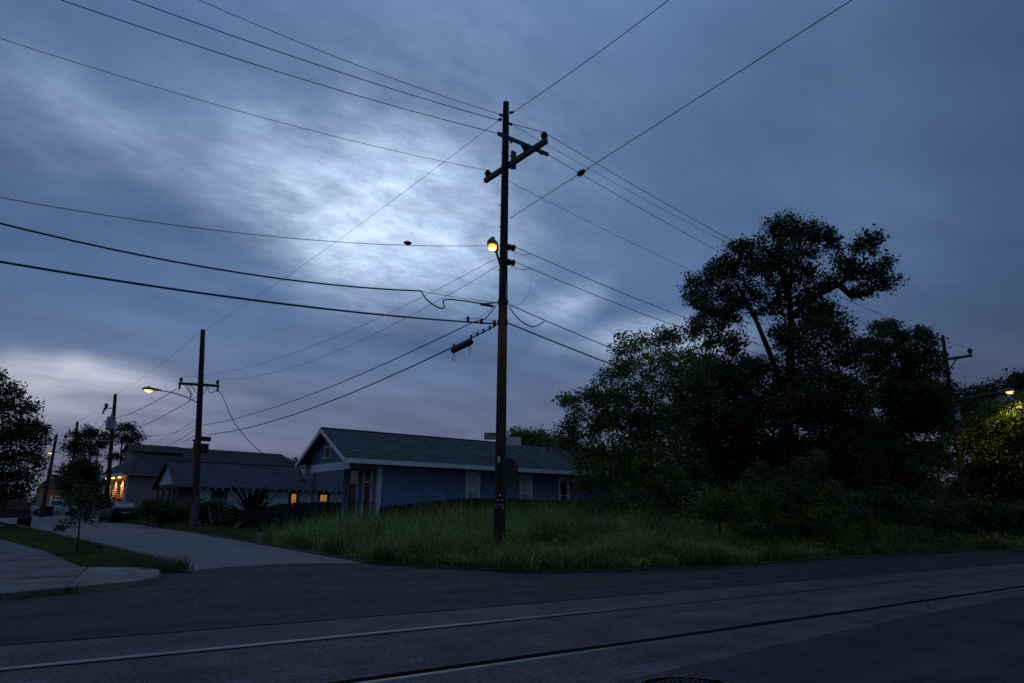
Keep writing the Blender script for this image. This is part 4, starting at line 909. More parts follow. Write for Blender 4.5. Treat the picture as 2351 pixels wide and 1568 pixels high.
# ------------------------------------------------------------------ fences
def fence(label, pts, th=.022, w=.135):
    """pts: (x, y, ztop) along the fence line; each picket is its own board."""
    t = thing('wooden_fence', label, 'fence', (pts[0][0], pts[0][1], 0)); r = random.Random(len(pts) * 31)
    xs = [0]; 
    for a, b in zip(pts[:-1], pts[1:]): xs.append(xs[-1] + math.hypot(b[0] - a[0], b[1] - a[1]))
    fx = lambda s_: (np.interp(s_, xs, [p[0] for p in pts]), np.interp(s_, xs, [p[1] for p in pts]), np.interp(s_, xs, [p[2] for p in pts]))
    s_ = 0
    while s_ < xs[-1]:
        x, y, z = fx(s_); x2, y2, _ = fx(min(s_ + .05, xs[-1] + .0)); d = Vector((x2 - x, y2 - y, 0)); d = d.normalized() if d.length > 1e-6 else Vector((1, 0, 0)); n = Vector((-d.y, d.x, 0)) * th
        j = Vector((0, 0, r.uniform(-.02, .02))); o = Vector((x, y, 0)) + n * r.uniform(-.3, .3); zt_ = Vector((0, 0, z)) + j; k = Vector((0, 0, z - .06)) + j
        MB().add([o, o + d * w, o + d * w + n, o + n, o + k, o + d * .02 + zt_, o + d * (w - .02) + zt_, o + d * w + k, o + k + n, o + d * .02 + zt_ + n, o + d * (w - .02) + zt_ + n, o + d * w + k + n],
                 [(0, 1, 7, 6, 5, 4), (3, 8, 9, 10, 11, 2), (0, 4, 8, 3), (1, 2, 11, 7), (4, 5, 9, 8), (5, 6, 10, 9), (6, 7, 11, 10)]).build('picket', m_wood, t)
        s_ += w + .008
    for zz in (.35, .8):
        mb = MB(); n_ = max(2, int(xs[-1] / 1.2)); pp = [Vector(fx(xs[-1] * i / n_)[:2] + (zz,)) for i in range(n_ + 1)]
        for a, b in zip(pp[:-1], pp[1:]): mb.beam(a + Vector((0, .05, 0)), b + Vector((0, .05, 0)), .04, .09)
        mb.build('fence_rail', m_wood, t)
    return t
YF = 24.6
f1 = [(872, 1163), (930, 1157), (985, 1151), (1030, 1146), (1062, 1143), (1120, 1144), (1250, 1147), (1340, 1150), (1420, 1152)]
fence('dark wooden picket fence in front of the blue house side wall', [(atY(x, y, YF).x, YF, atY(x, y, YF).z) for x, y in f1])
YF2 = 35.6
f2 = [(552, 1172), (590, 1168), (615, 1162), (640, 1156), (680, 1152), (740, 1152), (798, 1153), (830, 1154)]
fence('dark wooden fence between the blue house porch and the white house', [(atY(x, y, YF2).x, YF2, atY(x, y, YF2).z) for x, y in f2])

# ------------------------------------------------------------------ vegetation
def leafmat(name, cols, rough=.65, nscale=.8, dark=.6, trans=.3):
    m = bpy.data.materials.new(name); m.use_nodes = True; t = m.node_tree; b = t.nodes['Principled BSDF']
    b.inputs['Roughness'].default_value = rough; b.inputs['Specular IOR Level'].default_value = .25
    g = t.nodes.new('ShaderNodeNewGeometry'); cr_ = t.nodes.new('ShaderNodeValToRGB'); e = cr_.color_ramp.elements
    for i, c in enumerate(cols):
        p = i / (len(cols) - 1)
        if i < 2: k = e[i]; k.position = p if i == 0 else 1 / (len(cols) - 1)
        else: k = e.new(p)
        k.color = (*c, 1)
    t.links.new(g.outputs['Random Per Island'], cr_.inputs[0])
    co = t.nodes.new('ShaderNodeTexCoord'); n = t.nodes.new('ShaderNodeTexNoise'); n.inputs['Scale'].default_value = nscale; n.inputs['Detail'].default_value = 2; t.links.new(co.outputs['Object'], n.inputs['Vector'])
    r = t.nodes.new('ShaderNodeMapRange'); r.inputs[1].default_value = .35; r.inputs[2].default_value = .65; r.inputs[3].default_value = dark; r.inputs[4].default_value = 1.35; t.links.new(n.outputs[0], r.inputs[0])
    x = t.nodes.new('ShaderNodeMix'); x.data_type = 'RGBA'; x.blend_type = 'MULTIPLY'; x.inputs[0].default_value = 1
    t.links.new(cr_.outputs[0], x.inputs[6]); t.links.new(r.outputs[0], x.inputs[7]); t.links.new(x.outputs[2], b.inputs['Base Color'])
    tr = t.nodes.new('ShaderNodeBsdfTranslucent'); mx = t.nodes.new('ShaderNodeMixShader'); mx.inputs[0].default_value = trans
    t.links.new(x.outputs[2], tr.inputs[0]); t.links.new(b.outputs[0], mx.inputs[1]); t.links.new(tr.outputs[0], mx.inputs[2]); t.links.new(mx.outputs[0], t.nodes['Material Output'].inputs[0])
    return m
L_tall = leafmat('leaves_tall_tree', [(.040, .065, .026), (.060, .088, .034), (.075, .085, .034), (.085, .065, .03)])
L_green = leafmat('leaves_green', [(.08, .15, .034), (.125, .21, .046), (.15, .23, .05), (.105, .18, .04)])
L_dark = leafmat('leaves_dark', [(.036, .062, .024), (.050, .082, .03), (.062, .088, .034), (.055, .066, .028)])
L_vine = leafmat('leaves_vine', [(.050, .075, .027), (.068, .088, .03), (.095, .07, .03), (.11, .06, .028)])
L_right = leafmat('leaves_right', [(.048, .08, .028), (.07, .11, .036), (.08, .115, .038), (.062, .09, .032)])
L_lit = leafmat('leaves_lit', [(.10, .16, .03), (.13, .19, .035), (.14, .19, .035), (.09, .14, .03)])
L_weed = leafmat('leaves_weed', [(.072, .13, .03), (.105, .17, .038), (.13, .20, .045), (.09, .14, .036)], nscale=.6)
L_pine = leafmat('needles', [(.028, .045, .026), (.038, .06, .032), (.045, .065, .035)])
L_sap = leafmat('leaves_sapling', [(.05, .085, .03), (.075, .11, .04), (.06, .09, .035)])
L_grass = leafmat('grass_tall', [(.075, .15, .020), (.115, .225, .028), (.15, .28, .038), (.20, .31, .058), (.34, .32, .12)], rough=.5, nscale=.7, dark=.42, trans=.38)
L_lawn = leafmat('grass_lawn', [(.05, .10, .022), (.07, .135, .03), (.10, .155, .04)], nscale=.7, dark=.6, trans=.35)
m_bark = mat('bark', (0.030, 0.025, 0.021), .9, var=.4, scale=6, stretch=(1, 1, .2))

def leaves(name, C, size, material, parent, rng, droop=.5, asp=.5):
    n = len(C); nrm = rng.normal(size=(n, 3)); nrm[:, 2] = np.abs(nrm[:, 2]) * 1.0 + .25; nrm /= np.linalg.norm(nrm, axis=1)[:, None]
    d = rng.normal(size=(n, 3)); d[:, 2] -= droop; d -= nrm * np.sum(d * nrm, axis=1)[:, None]; d /= np.linalg.norm(d, axis=1)[:, None] + 1e-9
    w = np.cross(nrm, d); sz = size * rng.uniform(.45, 1.0, n)[:, None] * rng.choice([.8, 1.0, 1.5], n, p=[.4, .4, .2])[:, None]
    V = np.stack([C - d * sz * .5, C - d * sz * .02 + w * sz * asp * .5 - nrm * sz * .06, C + d * sz * .5, C - d * sz * .02 - w * sz * asp * .5 - nrm * sz * .06], axis=1).reshape(-1, 3)
    return npmesh(name, V, np.arange(4 * n).reshape(n, 4), material, parent)
def tree(name, label, lobes, D, trunk, lm, leaf=.17, dens=1.0, r0=.3, seed=1, group=None, cat='tree', limbs=(), spread_=.45, sig=.24, flat=.8, base_z=0.0, twigs=True, clumps=17.0, per=60, asp=.5, grow=1.18):
    per = int(per * 1.9)
    """lobes (px, py, r px) and trunk (px, py) are surveyed positions at horizontal distance D from the camera."""
    rng = np.random.default_rng(seed); tp = [atD(x, y, D) for x, y in trunk]; base = Vector((tp[0].x, tp[0].y, base_z)); tp[0] = base
    t = thing(name, label, cat, base, group)
    mb = MB(); n_ = len(tp); rr = [r0 * max(.18, (1 - .95 * i / max(1, n_ - 1))) for i in range(n_)]
    mb.stube(tp, r0, 8) if n_ < 2 else None
    # trunk
    sm = []; sr = []
    for i in range(n_ - 1):
        for k in range(4): sm.append(tp[i].lerp(tp[i + 1], k / 4) + Vector(rng.normal(size=3) * r0 * .06)); sr.append(rr[i] + (rr[i + 1] - rr[i]) * k / 4)
    sm.append(tp[-1]); sr.append(rr[-1]); mb.tube(sm, sr, 8)
    nodes = [(p, r_) for p, r_ in zip(sm, sr)][len(sm) // 3:]
    for lb in limbs:
        pl = [atD(x, y, D + dz) for x, y, dz in lb]; r_ = r0 * .42; rl = [r_ * (1 - .6 * i / (len(pl) - 1)) for i in range(len(pl))]
        mb.stube(pl, r_ * .7, 6) if len(pl) < 3 else mb.tube([Vector(q) for q in pl], rl, 6); nodes += list(zip(pl, rl))
    cs = []
    for (x, y, r_) in lobes:
        off = rng.uniform(-spread_, spread_); c = atD(x, y, D); rm = r_ / pxm(c) * grow; c = atD(x, y, D + off * rm * 2.2); cs.append((c, rm))
    axis_ = tp[-1]
    pend = sorted(cs, key=lambda q: min((q[0] - nd_[0]).length for nd_ in nodes))
    C = []; 
    for (c, rm) in pend:
        p, pr = min(nodes, key=lambda nd_: (nd_[0] - c).length + max(0, nd_[0].z - c.z) * 1.2)
        br = max(.012, min(pr * .62, .03 + .05 * rm)); mid = p.lerp(c, .5) + Vector(rng.normal(size=3) * .12 * (c - p).length) + Vector((0, 0, .05 * (c - p).length))
        mb.tube([p, mid, c], [br, br * .75, br * .45], 5, False); nodes += [(mid, br * .7), (c, br * .5)]
        k = max(4, int(clumps * rm ** 1.6 * dens + 3))
        for i in range(k):
            v = rng.normal(size=3); v /= np.linalg.norm(v); v[2] *= flat; q = np.array(c) + v * rm * rng.uniform(.25, 1.08) ** .6
            if twigs: mb.tube([c, c.lerp(Vector(q), .55) + Vector(rng.normal(size=3) * .08 * rm), Vector(q)], [br * .4, br * .28, .004], 3, False)
            m_ = int(per * rng.uniform(.5, 1.4)); s3 = sig * rng.uniform(.7, 1.3)
            C.append(q + np.clip(rng.normal(size=(m_, 3)), -2.1, 2.1) * np.array([s3, s3, s3 * .75]))
    mb.build('trunk', m_bark, t)
    C = np.concatenate(C); C = C[C[:, 2] > base_z + .05]
    leaves('crown', C, leaf, lm, t, rng, asp=asp)
    return t

G_lot = 'trees crowding the overgrown lot'
tree('tall_tree', 'tallest tree with open crown and spreading limbs behind the lot',
     [(1800, 525, 42), (1845, 540, 46), (1885, 545, 28), (1745, 575, 48), (1695, 600, 50), (1770, 620, 52), (1830, 605, 52), (1650, 630, 46), (1605, 660, 36), (1600, 705, 32), (1655, 700, 54), (1710, 690, 50), (1630, 765, 46), (1615, 830, 24), (1690, 790, 32), (1780, 690, 46), (1850, 665, 36), (1905, 650, 22), (1950, 605, 34), (1985, 572, 26), (2020, 612, 26), (2042, 645, 18), (1990, 640, 30), (1975, 672, 18), (1730, 845, 32), (1660, 855, 26), (1865, 720, 34), (1800, 760, 30), (1600, 760, 18), (2000, 545, 14), (1910, 560, 16)],
     33, [(1800, 1180), (1803, 1060), (1812, 900), (1816, 780), (1812, 690), (1816, 600)], L_tall, .185, 1.5, .40, 11, G_lot,
     limbs=[[(1808, 930, 0), (1775, 830, -.3), (1738, 740, -.4), (1690, 650, -.4)], [(1815, 730, 0), (1875, 678, .3), (1930, 652, .4), (1985, 600, .5)], [(1930, 655, .4), (1955, 682, .5), (2005, 672, .6)], [(1812, 690, 0), (1790, 610, .2), (1800, 540, .2)]], sig=.19, per=36, grow=1.14)
tree('broad_tree', 'bright green leafy tree beside the blue house roof',
     [(1455, 805, 42), (1530, 795, 44), (1500, 865, 66), (1570, 845, 50), (1415, 880, 48), (1380, 945, 52), (1340, 915, 30), (1325, 970, 42), (1300, 1005, 28), (1345, 1030, 52), (1450, 930, 60), (1590, 890, 50), (1430, 985, 60), (1520, 970, 66), (1595, 930, 56), (1400, 1080, 50), (1480, 1080, 64), (1560, 1070, 72), (1360, 1100, 40), (1308, 920, 15), (1548, 772, 18), (1432, 838, 22), (1440, 1130, 50), (1540, 1140, 56)],
     28, [(1500, 1190), (1495, 1080), (1490, 980), (1500, 880)], L_green, .15, 1.5, .14, 12, G_lot, sig=.18, per=44)
tree('dark_tree', 'dark dense tree between the bright tree and the tall tree',
     [(1640, 870, 56), (1690, 880, 60), (1745, 890, 66), (1610, 900, 50), (1670, 990, 74), (1760, 1000, 66), (1620, 1050, 70), (1700, 1085, 74), (1790, 1085, 70), (1660, 1150, 60), (1750, 1160, 60), (1600, 950, 44)],
     31, [(1690, 1190), (1700, 1080), (1700, 950)], L_dark, .19, 1.6, .15, 13, G_lot, sig=.22, per=44)
tree('vine_tree', 'tree smothered in reddish vines right of the tall trunk',
     [(1855, 770, 52), (1905, 760, 42), (1930, 820, 50), (1850, 850, 62), (1900, 910, 70), (1955, 900, 46), (1840, 940, 58), (1930, 990, 66), (1860, 1030, 66), (1950, 1060, 62), (1880, 1110, 66), (1970, 1130, 56), (1905, 715, 24), (1870, 720, 26)],
     30, [(1890, 1190), (1890, 1050), (1885, 900), (1880, 800)], L_vine, .18, 1.45, .13, 14, G_lot, sig=.2, per=46)
tree('right_tree', 'rounded dark tree just left of the right-hand pole',
     [(2030, 775, 36), (2000, 820, 46), (2055, 840, 50), (2105, 795, 36), (2130, 840, 34), (2085, 900, 54), (2140, 905, 40), (2010, 900, 50), (2000, 980, 46), (2050, 985, 32), (2120, 960, 36), (2150, 950, 26), (2020, 1070, 56), (2090, 1090, 54), (2130, 1030, 24), (2050, 1130, 60), (2120, 1145, 50), (2025, 745, 16), (2118, 765, 16)],
     37, [(2080, 1195), (2080, 1080), (2075, 960), (2065, 860)], L_right, .20, 1.6, .15, 15, G_lot, sig=.19, per=42)
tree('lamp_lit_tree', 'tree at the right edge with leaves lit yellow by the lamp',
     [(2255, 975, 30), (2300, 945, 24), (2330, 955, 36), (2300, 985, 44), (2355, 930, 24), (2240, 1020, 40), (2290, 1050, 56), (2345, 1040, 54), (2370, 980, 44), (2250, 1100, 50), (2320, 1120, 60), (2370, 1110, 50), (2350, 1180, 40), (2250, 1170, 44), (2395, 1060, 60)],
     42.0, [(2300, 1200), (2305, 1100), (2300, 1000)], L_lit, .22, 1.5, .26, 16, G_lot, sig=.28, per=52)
tree('background_tree', 'distant dark tree behind the right-hand pole gap',
     [(2180, 945, 44), (2215, 990, 48), (2150, 1060, 34), (2100, 960, 40), (2060, 920, 40), (2130, 880, 36), (2080, 1030, 40), (2190, 1160, 36), (2230, 1140, 40), (2150, 1150, 40), (2260, 905, 26), (2340, 880, 20), (2240, 940, 30), (2385, 900, 40)],
     52, [(2210, 1200), (2210, 1100), (2205, 1000)], L_dark, .26, 1.4, .3, 17, G_lot, sig=.34, per=52)
tree('background_tree', 'distant dark tree seen between trunks behind the lot',
     [(1980, 1000, 50), (1940, 1090, 60), (2040, 1090, 60), (1830, 1130, 60), (1760, 1100, 60), (2110, 1150, 50), (1660, 1110, 60), (1560, 1130, 60)],
     46, [(1950, 1200), (1955, 1100), (1960, 1000)], L_dark, .26, 1.5, .3, 18, G_lot, sig=.4, per=52)
tree('background_tree', 'dark dense tree filling the space behind the bright green tree',
     [(1440, 1040, 50), (1520, 1000, 54), (1600, 990, 50), (1680, 1040, 54), (1400, 1110, 56), (1480, 1120, 64), (1580, 1120, 64), (1670, 1120, 64)],
     38, [(1560, 1200), (1560, 1120), (1560, 1040)], L_dark, .24, 1.3, .2, 28, G_lot, sig=.4, per=44)
tree('background_tree', 'dark dense tree filling the space behind the vine covered tree',
     [(1690, 960, 40), (1760, 950, 40), (1840, 930, 40), (1760, 1060, 50), (1840, 1050, 50), (1920, 1040, 54), (2000, 1060, 50), (1790, 1120, 60), (1880, 1120, 60), (1970, 1120, 60), (2060, 1135, 54)],
     40, [(1900, 1200), (1900, 1120), (1900, 1040)], L_dark, .24, 1.3, .2, 29, G_lot, sig=.4, per=44)
tree('roofline_tree', 'round-topped tree showing above the blue house roof ridge',
     [(1190, 1005, 20), (1215, 1012, 18), (1240, 1010, 22), (1270, 1022, 20), (1295, 1026, 18), (1320, 1035, 18), (1180, 1030, 20), (1225, 1040, 26), (1275, 1045, 26), (1320, 1055, 22)],
     58, [(1245, 1150), (1245, 1090), (1245, 1030)], L_green, .28, 1.6, .25, 19, sig=.34, per=40)
tree('roofline_tree', 'small tree top peeking over the white house roof',
     [(640, 1068, 10), (622, 1070, 7), (668, 1070, 10), (690, 1072, 9), (655, 1078, 14)], 82, [(655, 1150), (655, 1080)], L_dark, .35, 1.5, .2, 20, sig=.4, per=30)
# left side
tree('street_tree', 'big dark tree filling the left edge of the picture',
     [(10, 905, 40), (45, 935, 32), (-10, 960, 60), (40, 985, 46), (66, 985, 26), (84, 1010, 16), (14, 1050, 60), (60, 1050, 38), (92, 1062, 12), (-20, 1090, 60), (38, 1110, 46), (76, 1098, 22), (20, 890, 22), (-30, 880, 50), (0, 1140, 40), (52, 1000, 30), (100, 985, 9), (-40, 1000, 60)],
     36, [(-25, 1215), (-25, 1120), (-10, 1000)], L_dark, .17, 1.1, .32, 21, sig=.2, per=44, grow=.92)
tree('side_tree', 'green tree behind the sapling at the end of the side street',
     [(165, 1078, 20), (192, 1070, 20), (212, 1082, 14), (160, 1105, 22), (190, 1105, 24), (215, 1112, 14), (180, 1140, 24), (210, 1145, 20), (228, 1150, 12)],
     66, [(200, 1185), (198, 1140), (196, 1090)], L_sap, .26, 1.5, .2, 22, sig=.3, per=44)
tree('side_tree', 'small dark bush below the lit pink porch',
     [(262, 1158, 9), (272, 1168, 10), (254, 1170, 10), (275, 1178, 10)], 62, [(264, 1190), (264, 1165)], L_dark, .2, 1.6, .1, 23, sig=.25, per=40)
for lab, lob, tr, sd in (('left pine with clumped needles behind the transformer pole', [(175, 1000, 14), (200, 992, 14), (222, 1000, 14), (190, 1018, 16), (215, 1025, 16), (238, 1015, 10), (165, 1025, 14), (185, 1040, 14), (226, 1042, 12)], [(205, 1185), (205, 1100), (206, 1030), (205, 1000)], 24),
                        ('right pine with clumped needles above the pink house', [(270, 982, 14), (295, 985, 14), (252, 1000, 10), (318, 1002, 12), (278, 1005, 16), (300, 1012, 14), (262, 1050, 8), (285, 1055, 9)], [(276, 1180), (276, 1090), (278, 1040), (282, 1000)], 25)):
    tree('pine_tree', lab, lob, 92, tr, L_pine, .30, .42, .28, sd, 'pines beyond the houses', sig=.38, flat=.6, per=44)
# sapling on the verge
sg = gp(177, 1277, .07)
DS = math.hypot(sg.x, sg.y)
tree('sapling', 'young thin tree growing alone on the grass verge', [(185, 1105, 16), (205, 1120, 14), (170, 1130, 14), (195, 1140, 18), (215, 1150, 14), (165, 1155, 12), (180, 1165, 18), (205, 1172, 14), (190, 1190, 16), (165, 1185, 12), (160, 1210, 13), (143, 1207, 10), (133, 1214, 8), (210, 1192, 9)],
     DS, [(177, 1277), (180, 1235), (184, 1180), (188, 1120)], L_sap, .085, 1.0, .028, 26, sig=.07, per=8, base_z=.07, clumps=30, grow=1.0)
tree('young_tree', 'slender yellow-green sapling in front of the blue house corner', [(1425, 1105, 10), (1428, 1125, 13), (1422, 1145, 16), (1432, 1165, 16)], 22, [(1427, 1200), (1427, 1150), (1426, 1108)], L_weed, .12, 1.6, .03, 27, sig=.1, per=30)

# overgrown shrubs and tall weeds standing in the lot
G_w = 'overgrown shrubs in the lot'
def weed(label, x, ytop, ybot, w, D, sd, lm=None, leaf=.11):
    rng = random.Random(sd); lob = []; y = ytop; k = 0
    D += 3.0; ybot += 12
    while y < ybot: lob.append((x + rng.uniform(-w, w) * min(1, .1 + k * .12) * .7, y, 4 + min(w * .42, k * 2.4))); y += 10; k += 1
    return tree('tall_weed', label, lob, D, [(x, ybot + 30), (x, (ybot + ytop) / 2), (x + rng.uniform(-4, 4), ytop)], lm or L_weed, leaf, 1.5, .012, sd, G_w, 'weed', sig=.12, per=34, clumps=16, asp=.32)
for i, a in enumerate((('tall leafy weed, leftmost of the weed clump in the lot', 1697, 1118, 1215, 26, 19.5), ('tall leafy weed rising beside the tall trunk foot', 1745, 1068, 1225, 34, 20), ('pointed weed with bright tip before the tall trunk', 1722, 1092, 1215, 28, 18.5), ('broad weed in the middle of the weed clump', 1795, 1085, 1235, 36, 19),
                       ('tallest pointed weed right of the tall trunk', 1878, 1042, 1235, 36, 20.5), ('weed with drooping tip between two pointed weeds', 1838, 1062, 1235, 34, 19.6), ('low bushy weed in front of the weed clump', 1760, 1130, 1240, 40, 18.0), ('low spreading weed right of the weed clump', 1915, 1110, 1245, 44, 18.5), ('dark weed at the right end of the weed clump', 1965, 1140, 1245, 44, 20))):
    weed(*a, 40 + i)
for i, (lab, lob, D, lm) in enumerate((('dark thicket under the bright green tree', [(1500, 1160, 36), (1560, 1150, 40), (1620, 1160, 40), (1450, 1165, 30), (1390, 1160, 26)], 25, L_dark),
                                       ('dark thicket at the foot of the vine covered tree', [(1980, 1160, 40), (2040, 1165, 40), (2100, 1170, 36), (2150, 1175, 34)], 27, L_right),
                                       ('low dark thicket around the right-hand pole foot', [(2170, 1190, 34), (2230, 1195, 34), (2290, 1190, 40), (2350, 1190, 40), (2400, 1190, 40)], 30, L_dark),
                                       ('rounded shrub lump at the edge of the tall grass', [(1640, 1150, 20), (1660, 1165, 22), (1615, 1165, 20), (1690, 1170, 24)], 19, L_weed),
                                       ('shrub row in front of the white cottage porch', [(355, 1165, 18), (385, 1168, 18), (415, 1168, 16), (430, 1175, 14), (330, 1170, 16), (370, 1182, 16), (400, 1185, 16)], 44, L_dark),
                                       ('clipped dark hedge under the white house windows', [(455, 1165, 15), (475, 1166, 15), (500, 1168, 15), (525, 1172, 15), (470, 1185, 18), (500, 1190, 18), (530, 1190, 16), (550, 1180, 14)], 41, L_dark))):
    tree('shrub', lab, lob, D, [(lob[0][0] + 10, 1215), (lob[0][0] + 10, lob[0][1])], lm, .13 if D < 30 else .16, 1.8, .06, 60 + i, 'shrubs', 'shrub', sig=.2, per=50)

# palm-like plant with broad fronds by the fence
pc = atD(575, 1195, 38); pc.z = .06
pl = thing('palm_plant', 'low palm with broad dark fronds fanned out before the white house', 'palm', pc)
r = random.Random(5)
MB().lathe(pc, [(.22, -.06), (.2, .3), (.12, .6)], 8).build('stump', m_bark, pl)
m_frond = mat('frond', (.028, .042, .026), .55, var=.3, scale=5)
for k in range(44):
    a = 2 * math.pi * k / 44 + r.uniform(-.15, .15); el_ = r.choice((.1, .3, .5, .75, 1.0, 1.25)) + r.uniform(-.12, .12); Ln = r.uniform(1.6, 2.4); wd_ = r.uniform(.09, .14)
    u = Vector((math.cos(a), math.sin(a), 0)); sd_ = Vector((-u.y, u.x, 0)); p = pc + Vector((0, 0, .45)); vs = []; fs = []
    for i in range(8):
        f = i / 7; w_ = wd_ * (math.sin(math.pi * min(1, .12 + f * .86)) ** .6) * (1 if f < .98 else .2); vs += [p - sd_ * w_, p + Vector((0, 0, -.03)), p + sd_ * w_]
        ang_ = el_ - .55 * f; p = p + (u * math.cos(ang_) + Vector((0, 0, math.sin(ang_)))) * Ln / 7
    for i in range(7): fs += [(3 * i, 3 * i + 1, 3 * i + 4, 3 * i + 3), (3 * i + 1, 3 * i + 2, 3 * i + 5, 3 * i + 4)]
    MB().add(vs, fs).build('frond', m_frond, pl)
for lab, a, b in (('pale wooden stake leaning by the hedge near the leaning pole', (479, 1159), (488, 1213)), ('thin dark stake leaning beside the pale one', (484, 1165), (496, 1212))):
    A = atD(*a, 36); B = atD(*b, 36); tag(MB().beam(Vector((B.x, B.y, .05)), A, .06, .05).build('wooden_stake', mat('stake_pale', (.2, .19, .17), .8, var=.3) if 'pale' == lab.split()[0] else m_wood), lab, 'stake', 'stakes')

# grass
def blades(name, P, H, Wd, th0, th1, material, label=None, rng=RNG, seg=4, parent=None, az=None):
    n = len(P); az_ = rng.uniform(0, 2 * math.pi, n) if az is None else az; d = np.stack([np.cos(az_), np.sin(az_), np.zeros(n)], 1); w = np.stack([-d[:, 1], d[:, 0], np.zeros(n)], 1)
    a0_ = rng.uniform(th0[0], th0[1], n); a1_ = rng.uniform(th1[0], th1[1], n); p = P.copy(); rows = []
    for i in range(seg + 1):
        f = i / seg; ww_ = (Wd * (1 - f ** 1.6) + .0006)[:, None]; rows += [p - w * ww_ * .5, p + w * ww_ * .5]
        an = a0_ + (a1_ - a0_) * (f + .5 / seg) ** 1.3; st = (H / seg)[:, None]; p = p + (d * np.sin(an)[:, None] + np.array([0, 0, 1.]) * np.cos(an)[:, None]) * st
    V = np.stack(rows, 1).reshape(-1, 3); k = 2 * (seg + 1); o = (np.arange(n) * k)[:, None]
    F = np.concatenate([o + np.array([2 * i, 2 * i + 1, 2 * i + 3, 2 * i + 2]) for i in range(seg)], 1).reshape(-1, 4)
    return tag(npmesh(name, V, F, material, parent), label, kind='stuff') if not label else tag(npmesh(name, V, F, material, parent), label, 'grass', kind='stuff')
kx = np.array([6.6, 7.2, 8.25, 9.6, 13.3, 19.8, 31, 60, 140]); 
def kerb_dist(x, y):                                              # metres in from the kerb line
    pts = np.array([(6.62, 30), (6.62, 14.05), (7.18, 12.1), (8.25, 10.38), (9.57, 9.82), (13.3, 9.62), (19.8, 9.98), (140, 10.0)])
    best = np.full(len(x), 1e9)
    for a, b in zip(pts[:-1], pts[1:]):
        ab = b - a; t = np.clip(((x - a[0]) * ab[0] + (y - a[1]) * ab[1]) / (ab @ ab), 0, 1); best = np.minimum(best, np.hypot(x - a[0] - t * ab[0], y - a[1] - t * ab[1]))
    return best
edge = lambda x: np.interp(x, [6.55, 7.11, 8.19, 9.54, 13.3, 19.8, 140], [14, 12.06, 10.29, 9.75, 9.58, 9.94, 9.95])
sedge = lambda y: np.interp(y, [14, 22.6, 36, 50, 70], [6.6, 7.05, 7.55, 7.65, 7.5])
def scatter(n, x0, x1, y0, y1): return RNG.uniform(x0, x1, n), RNG.uniform(y0, y1, n)
# tufts: blades radiate and arch outward from a shared root
tf = []
for n, x0, x1, y0, y1, per_ in ((1500, 6.6, 17, 9.6, 14.5, 26), (900, 17, 36, 9.7, 15, 22), (1300, 6.6, 22, 14.5, 24, 16), (500, 22, 48, 14, 22, 14)):
    x, y = scatter(n, x0, x1, y0, y1); ok = (y > edge(x) + .05) & (x > sedge(y) + .05); x, y = x[ok], y[ok]
    for xx, yy in zip(x, y): tf.append((xx, yy, per_))
cx_ = np.array([q[0] for q in tf]); cy_ = np.array([q[1] for q in tf]); kd = kerb_dist(cx_, cy_)
lump = .5 + .5 * np.sin(cx_ * 1.3 + 2 * np.sin(cy_ * .9)) * np.sin(cy_ * 1.1 + 1.7 * np.sin(cx_ * .7))
th_ = np.clip(.28 + kd * .135, .28, 1.25) * (.66 + .56 * lump); ws_ = np.clip((cy_ - 12.5) / 3, 0, 1); th_ = np.where(cx_ < 12, th_ * (1 - ws_) + np.clip(.42 + kd * .2, .42, 1.15) * (.8 + .32 * lump) * ws_, th_); sl_ = np.clip((cx_ / cy_ - .25) / .08, 0, 1); th_ = np.where(cy_ > 15, th_ * (.14 + .86 * sl_), th_)
th_ *= np.clip(1.1 - .012 * np.maximum(0, cx_ - 14), .7, 1.2) * RNG.uniform(.75, 1.18, len(cx_))
rep_ = np.array([q[2] for q in tf]); ii = np.repeat(np.arange(len(tf)), rep_); m_ = len(ii)
ang_ = RNG.uniform(0, 2 * math.pi, m_); rad_ = np.abs(RNG.normal(0, .10, m_)); x = cx_[ii] + np.cos(ang_) * rad_; y = cy_[ii] + np.sin(ang_) * rad_
hh = th_[ii] * RNG.uniform(.6, 1.15, m_); Pz = np.stack([x, y, np.full(m_, .05)], 1)
blades('tall_grass', Pz, hh * 1.22, RNG.uniform(.010, .022, m_) * (1 + .012 * np.hypot(x, y)), (.02, .4), (.5, 2.5), L_grass, 'tall overgrown grass filling the corner lot', az=ang_ + RNG.normal(0, .5, m_), seg=4)
x2, y2 = scatter(26000, 6.6, 30, 9.6, 20); ok = (y2 > edge(x2) + .1) & (x2 > sedge(y2) + .1) & ((x2 / y2 > .33) | (y2 < 15)); x2, y2 = x2[ok], y2[ok]; k2 = kerb_dist(x2, y2)
blades('grass_understorey', np.stack([x2, y2, np.full(len(x2), .05)], 1), np.clip(.12 + k2 * .10, .12, .6) * RNG.uniform(.6, 1.2, len(x2)), np.full(len(x2), .014), (0, .5), (.4, 1.6), L_grass, 'lower grass growing between the tall tufts', seg=3)
# seed heads: thin pale arching stems above the grass
m_seed = leafmat('grass_seed', [(.22, .24, .13), (.30, .29, .17), (.18, .24, .11)])
idx = RNG.choice(len(x), 6500, replace=False); idx = idx[hh[idx] > .3]
blades('seed_stems', Pz[idx], hh[idx] * 1.45, RNG.uniform(.012, .02, len(idx)), (0, .3), (1.4, 3.0), m_seed, 'pale arching seed stems above the tall grass', seg=6)
